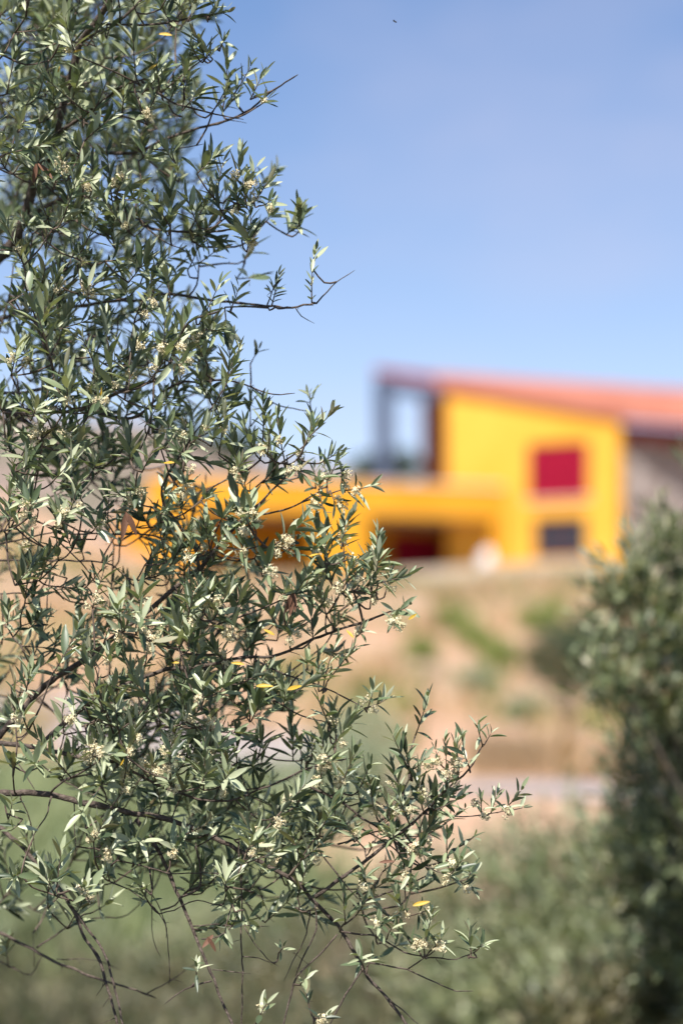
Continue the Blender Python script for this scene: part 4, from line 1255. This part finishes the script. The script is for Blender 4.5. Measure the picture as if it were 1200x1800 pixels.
def spray(base, tip, pairs, size, kind, flowers, front=0.0):
    ax = tip - base
    Ltot = max(ax.length, .012)
    ax.normalize()
    bend = (UP * .25 + rv(.15)) * Ltot * .35
    def pt(t): return base + (tip - base) * t + bend * (t * t - t)
    n = 7
    twigs.tube([pt(i / (n - 1)) for i in range(n)], [.0015 * (1 - .6 * i / (n - 1)) for i in range(n)], 5)
    u = ax.cross(rv())
    u.normalize()
    w = ax.cross(u)
    pairs += 2 if kind == 's' else 1
    lo = .08 if kind == 's' else .5
    tilt = random.random() * math.pi
    for k in range(pairs):
        t = lo + (1 - lo) * (k / max(1, pairs - 1)) if pairs > 1 else 1
        a = (pt(min(1, t + .05)) - pt(max(0, t - .05))).normalized()
        ph = tilt + k * math.pi / 2 + random.gauss(0, .3)
        for s in (0, 1):
            if random.random() < .09: continue
            th = ph + s * math.pi + random.gauss(0, .2)
            side = u * math.cos(th) + w * math.sin(th)
            open_ = math.radians(random.gauss(62 - 38 * t, 13)) if kind == 's' else math.radians(random.gauss(70 - 40 * (t - lo) / (1 - lo + 1e-6), 15))
            d = a * math.cos(open_) + side * math.sin(open_) + UP * .12
            d.normalize()
            L = .0415 * size * random.uniform(.72, 1.16) * (1 - .28 * max(0, t - .6) / .4)
            W = L * random.uniform(.19, .27)
            nrm = a - d * a.dot(d) + UP * random.uniform(.1, .8) + rv(.22)
            loc = pt(t) + d * .002
            m = frame(loc, d, nrm, L, W)
            mid = loc + d * L * .5
            vd = (mid - camv)
            dist = vd.length
            nn = Vector((m[0][2], m[1][2], m[2][2])).normalized()
            sc = L * W * (abs(nn.dot(vd.normalized())) + .1) / dist ** 2 * math.exp(-max(0, front) * 4)
            LEAVES.append((random.randrange(len(SHAPES)), m, random.random(), sc, mid))
    for k in range(flowers):
        t = random.uniform(.05, .75) if kind == 's' else random.uniform(.3, 1)
        th = random.random() * 6.28
        side = u * math.cos(th) + w * math.sin(th)
        c = pt(t) + side * random.uniform(.006, .014) - UP * random.uniform(0, .008)
        pedicels.tube([pt(t), pt(t).lerp(c, .6) + rv(.001), c], [.0006, .0005, .0004], 4)
        CLUSTERS.append((c, random.uniform(.9, 1.5)))


for (x0, y0, x1, y1, d, pairs, size, kind, fl) in SPR:
    b = T(x0, y0, d)
    tp_ = T(x1, y1, d - random.uniform(-.01, .07))
    spray(b, tp_, pairs, size, kind, fl, d)
    # join the base to the nearest wood
    A = np.array([tuple(p) for p in nodes_p])
    k = int(np.argmin(np.linalg.norm(A - np.array(b), axis=1)))
    q = nodes_p[k]
    if (q - b).length > .006:
        pts = [q, q.lerp(b, .5) + rv(.004) - UP * .006, b]
        P = catmull(pts, .012)
        twigs.tube(P, [.0019 - .0006 * i / len(P) for i in range(len(P))], 5)
        for p in P[1::2]: nodes_p.append(p); nodes_r.append(.0017)

# fill the crown: sprays placed by how dense it is, then joined to the nearest wood
fills = []
for r_, row in enumerate(GRID):
    for c_, ch in enumerate(row):
        dn = int(ch)
        mean = dn * .95 * (dn / 9) ** .4 * (1.3 if r_ < 9 else 1.5 if 15 < r_ < 21 else 1.2)
        for _ in range(np.random.RandomState(r_ * 31 + c_ * 7).poisson(mean)):
            px, py = (c_ + random.random()) * 75, (r_ + random.random()) * 75
            top = py < 480
            if dn >= 7 and r_ < 7: d = random.choice([random.uniform(-.05, .25), random.uniform(.15, .6), random.uniform(.4, 1.2), random.uniform(.6, 1.4)])
            elif dn >= 7: d = random.choice([random.uniform(-.08, .2), random.uniform(.1, .55), random.uniform(.35, 1.0)])
            elif dn >= 4: d = random.choice([random.uniform(-.05, .2), random.uniform(.12, .7)])
            else: d = random.uniform(0, .3)
            fills.append((px, py, d))
for _ in range(210):     # the far side of the crown, seen through the upper branches
    y = random.uniform(-20, 480)
    fills.append((random.uniform(-20, 330 - max(0, y - 330) * .9), y, random.uniform(.7, 1.7)))
# the crown goes on outside the frame, above and to the left
for _ in range(380):
    y = random.uniform(-60, 1500)
    fills.append((random.uniform(-480, 0), y, random.uniform(-.4 if y < 380 else .5, 1.3)))
for _ in range(480):
    y = random.uniform(-520, 0)
    fills.append((random.uniform(-480, 400 + y * .2), y, random.uniform(-.5, 1.1)))
fills.sort(key=lambda f: f[0] + f[2] * 30)
arr = np.array([tuple(p) for p in nodes_p] + [(0, 0, 0)] * 60000)
cnt = len(nodes_p)
for px, py, d in fills:
    b = T(px, py, d)
    kind = 's' if random.random() < .62 else 'r'
    ln = random.uniform(.05, .11) if kind == 's' else random.uniform(.02, .045)
    if px > 330 and py < 1250: ln *= .6
    dr = (Vector((random.gauss(.28, .5), random.gauss(-.6, .5), random.gauss(.72, .45)))).normalized()
    A = arr[:cnt]
    dv = np.array(b) - A
    dist = np.linalg.norm(dv, axis=1)
    pen = dist + np.maximum(0, -dv[:, 0]) * .8 + np.maximum(0, -dv[:, 2]) * .3
    k = int(np.argmin(pen))
    q = Vector(A[k])
    if dist[k] > .004:
        mid = q.lerp(b, .5) + rv(.006) * min(1, dist[k] * 8) - UP * dist[k] * .06
        P = catmull([q, mid, b], .016)
        r0 = .0014 + min(.0018, dist[k] * .006)
        twigs.tube(P, [r0 + (.0014 - r0) * i / (len(P) - 1) for i in range(len(P))], 5)
        for p in P[1:]:
            if cnt < len(arr): arr[cnt] = p; cnt += 1
    fl = 0
    if random.random() < .55: fl = random.choice([1, 1, 2, 3])
    spray(b, b + dr * ln, random.randint(4, 6) if kind == 's' else random.randint(3, 5), random.choice([.75, .9, 1.0, 1.1, 1.25]) * random.uniform(.92, 1.08), kind, fl, d + .1)

tw_o = twigs.build("twigs", M['twig'], tree, True)
tw_o['kind'] = 'stuff'
pe_o = pedicels.build("flower_stalks", M['twig'], tree, True)
pe_o['kind'] = 'stuff'

# the leaves that show largest are parts of their own, the rest one mass
inv = Matrix.Translation(-Vector(tree.location))


def on_screen(p):
    q = p - camv
    dep = q.y * CP + q.z * SP
    x = q.x / dep / K + 600
    y = 900 - (-q.y * SP + q.z * CP) / dep / K
    return 0 < x < 1200 and 0 < y < 1800


order = sorted(range(len(LEAVES)), key=lambda i: -LEAVES[i][3] if on_screen(LEAVES[i][4]) else 0)
single = set(order[:300])
leaf_me = []
for vs, fs in SHAPES:
    me = bpy.data.meshes.new("leaf")
    me.from_pydata(vs, [], fs)
    me.attributes.new("rnd", 'FLOAT', 'POINT')
    me.materials.append(M['leaf'])
    me.polygons.foreach_set("use_smooth", [True] * len(me.polygons))
    leaf_me.append(me)
for i in order[:300]:
    s, m, r, _, _ = LEAVES[i]
    o = bpy.data.objects.new("leaf", leaf_me[s])
    C.objects.link(o)
    o.parent = tree
    o.matrix_parent_inverse = inv
    o.matrix_basis = m
big = MB()
for i, (s, m, r, _, _) in enumerate(LEAVES):
    if i in single: continue
    vs, fs = SHAPES[s]
    big.add([m @ Vector(v) for v in vs], fs, r)
lv = big.build("leaves", M['leaf'], tree, True)
lv['kind'] = 'stuff'

# clusters of small cream flowers and buds
def cluster_mesh(seed):
    rd = random.Random(seed)
    mb = MB()
    nf = rd.randint(20, 30)
    for k in range(nf):
        a = Vector((rd.gauss(0, 1), rd.gauss(0, 1), rd.gauss(0, 1))).normalized()
        c = a * rd.uniform(.003, .0095)
        u = a.cross(Vector((.3, .5, .8))).normalized()
        w = a.cross(u)
        mb.tube([Vector((0, 0, 0)), c], [.0004, .0003], 3)
        if rd.random() < .62:
            ro = rd.random() * 6.28
            pr = rd.uniform(.0022, .0034)
            for q in range(4):
                th = ro + q * math.pi / 2
                e = u * math.cos(th) + w * math.sin(th)
                f = u * math.cos(th + 1.57) + w * math.sin(th + 1.57)
                mb.add([c, c + e * pr * .6 + f * pr * .36 + a * .0006, c + e * pr * 1.1 + a * .0003, c + e * pr * .6 - f * pr * .36 + a * .0006], [(0, 1, 2), (0, 2, 3)])
            mb.add([c + a * .0016, c + u * .0007, c + w * .0007, c - u * .0007, c - w * .0007], [(0, 1, 2), (0, 2, 3), (0, 3, 4), (0, 4, 1)])
        else:
            r = rd.uniform(.0012, .0019)
            mb.add([c + a * r * 1.5, c - a * r * .6, c + u * r, c + w * r, c - u * r, c - w * r],
                   [(0, 2, 3), (0, 3, 4), (0, 4, 5), (0, 5, 2), (1, 3, 2), (1, 4, 3), (1, 5, 4), (1, 2, 5)])
    me = bpy.data.meshes.new("flower_cluster")
    me.from_pydata(mb.v, [], mb.f)
    me.materials.append(M['flower'])
    return me


cl_me = [cluster_mesh(s) for s in range(7)]
vis = [c for c in CLUSTERS if on_screen(c[0])]
vis.sort(key=lambda c: (c[0] - camv).length)
for c, s in vis[:280]:
    o = bpy.data.objects.new("flower_cluster", random.choice(cl_me))
    C.objects.link(o)
    o.parent = tree
    o.matrix_parent_inverse = inv
    o.location = c
    o.scale = (s, s, s)
    o.rotation_euler = (random.random() * 6, random.random() * 6, random.random() * 6)

# yellowed leaves and a few dry ones, each where it hangs
def odd_leaf(name, mat, px, py, ang, L, d, shape, label=None, roll=.5):
    loc = T(px, py, d)
    a = math.radians(ang)
    dr = Vector((math.cos(a), random.uniform(-.3, .3), math.sin(a)))
    m = frame(loc - dr.normalized() * L * .5, dr, Vector((0.3, -1, roll)), L, L * .27)
    vs, fs = SHAPES[shape]
    me = bpy.data.meshes.new(name)
    me.from_pydata(vs, [], fs)
    me.materials.append(mat)
    me.polygons.foreach_set("use_smooth", [True] * len(me.polygons))
    o = bpy.data.objects.new(name, me)
    C.objects.link(o)
    o.parent = tree
    o.matrix_parent_inverse = inv
    o.matrix_basis = m
    if label: o['label'] = label


for x, y, a, L in ((725, 1084, 35, .022), (615, 1114, 130, .024), (473, 1111, 150, .026), (552, 976, 10, .022), (740, 1588, 15, .036), (518, 1208, 20, .034), (308, 1164, 170, .018), (418, 1166, 170, .028),
                   (138, 89, 20, .024), (268, 118, 40, .026), (104, 122, 70, .014), (178, 688, 80, .022), (297, 812, 170, .024), (215, 1340, 60, .016), (290, 60, 170, .03), (465, 1205, 5, .036)):
    odd_leaf("yellow_leaf", M['yellow_leaf'], x, y, a, L * .85, -.1, random.randrange(6), "bright yellow leaf among the green ones")
for x, y, a, L in ((512, 1062, 262, .042), (507, 1060, 250, .036), (518, 1058, 280, .036), (80, 300, 315, .04), (62, 305, 265, .035), (218, 925, 260, .05), (232, 920, 300, .045), (365, 1655, 230, .03), (372, 1660, 300, .032), (680, 1515, 5, .028)):
    odd_leaf("dry_leaf", M['dry_leaf'], x, y, a, L, -.06, random.randrange(6), "curled brown dry leaf")

# ------------------------------------------------------------------ the insect in the sky
ip = T(694, 38, .15)
ins = empty("flying_insect", ip)
tag(ins, "tiny dark insect flying alone in the blue sky", "insect")
b = MB()
b.tube([ip + Vector((-.0035, 0, .0014)), ip + Vector((-.0015, 0, .001)), ip, ip + Vector((.002, 0, -.001)), ip + Vector((.003, 0, -.0015))], [.0004, .0011, .0013, .0012, .0005], 8)
b.build("body", M['insect'], ins, True)
for s in (-1, 1):
    w = MB()
    w.add([ip + Vector((0, 0, .001)), ip + Vector((-.002, s * .004, .0025)), ip + Vector((-.004, s * .005, .002)), ip + Vector((-.003, s * .002, .0012)),
           ip + Vector((0, 0, .0008)), ip + Vector((-.002, s * .004, .0023)), ip + Vector((-.004, s * .005, .0018)), ip + Vector((-.003, s * .002, .001))],
          [(0, 1, 2, 3), (7, 6, 5, 4), (0, 4, 5, 1), (1, 5, 6, 2), (2, 6, 7, 3), (3, 7, 4, 0)])
    w.build("wing", M['wing'], ins)
print("leaves", len(LEAVES), "clusters", len(CLUSTERS), "fills", len(fills), "nodes", cnt)
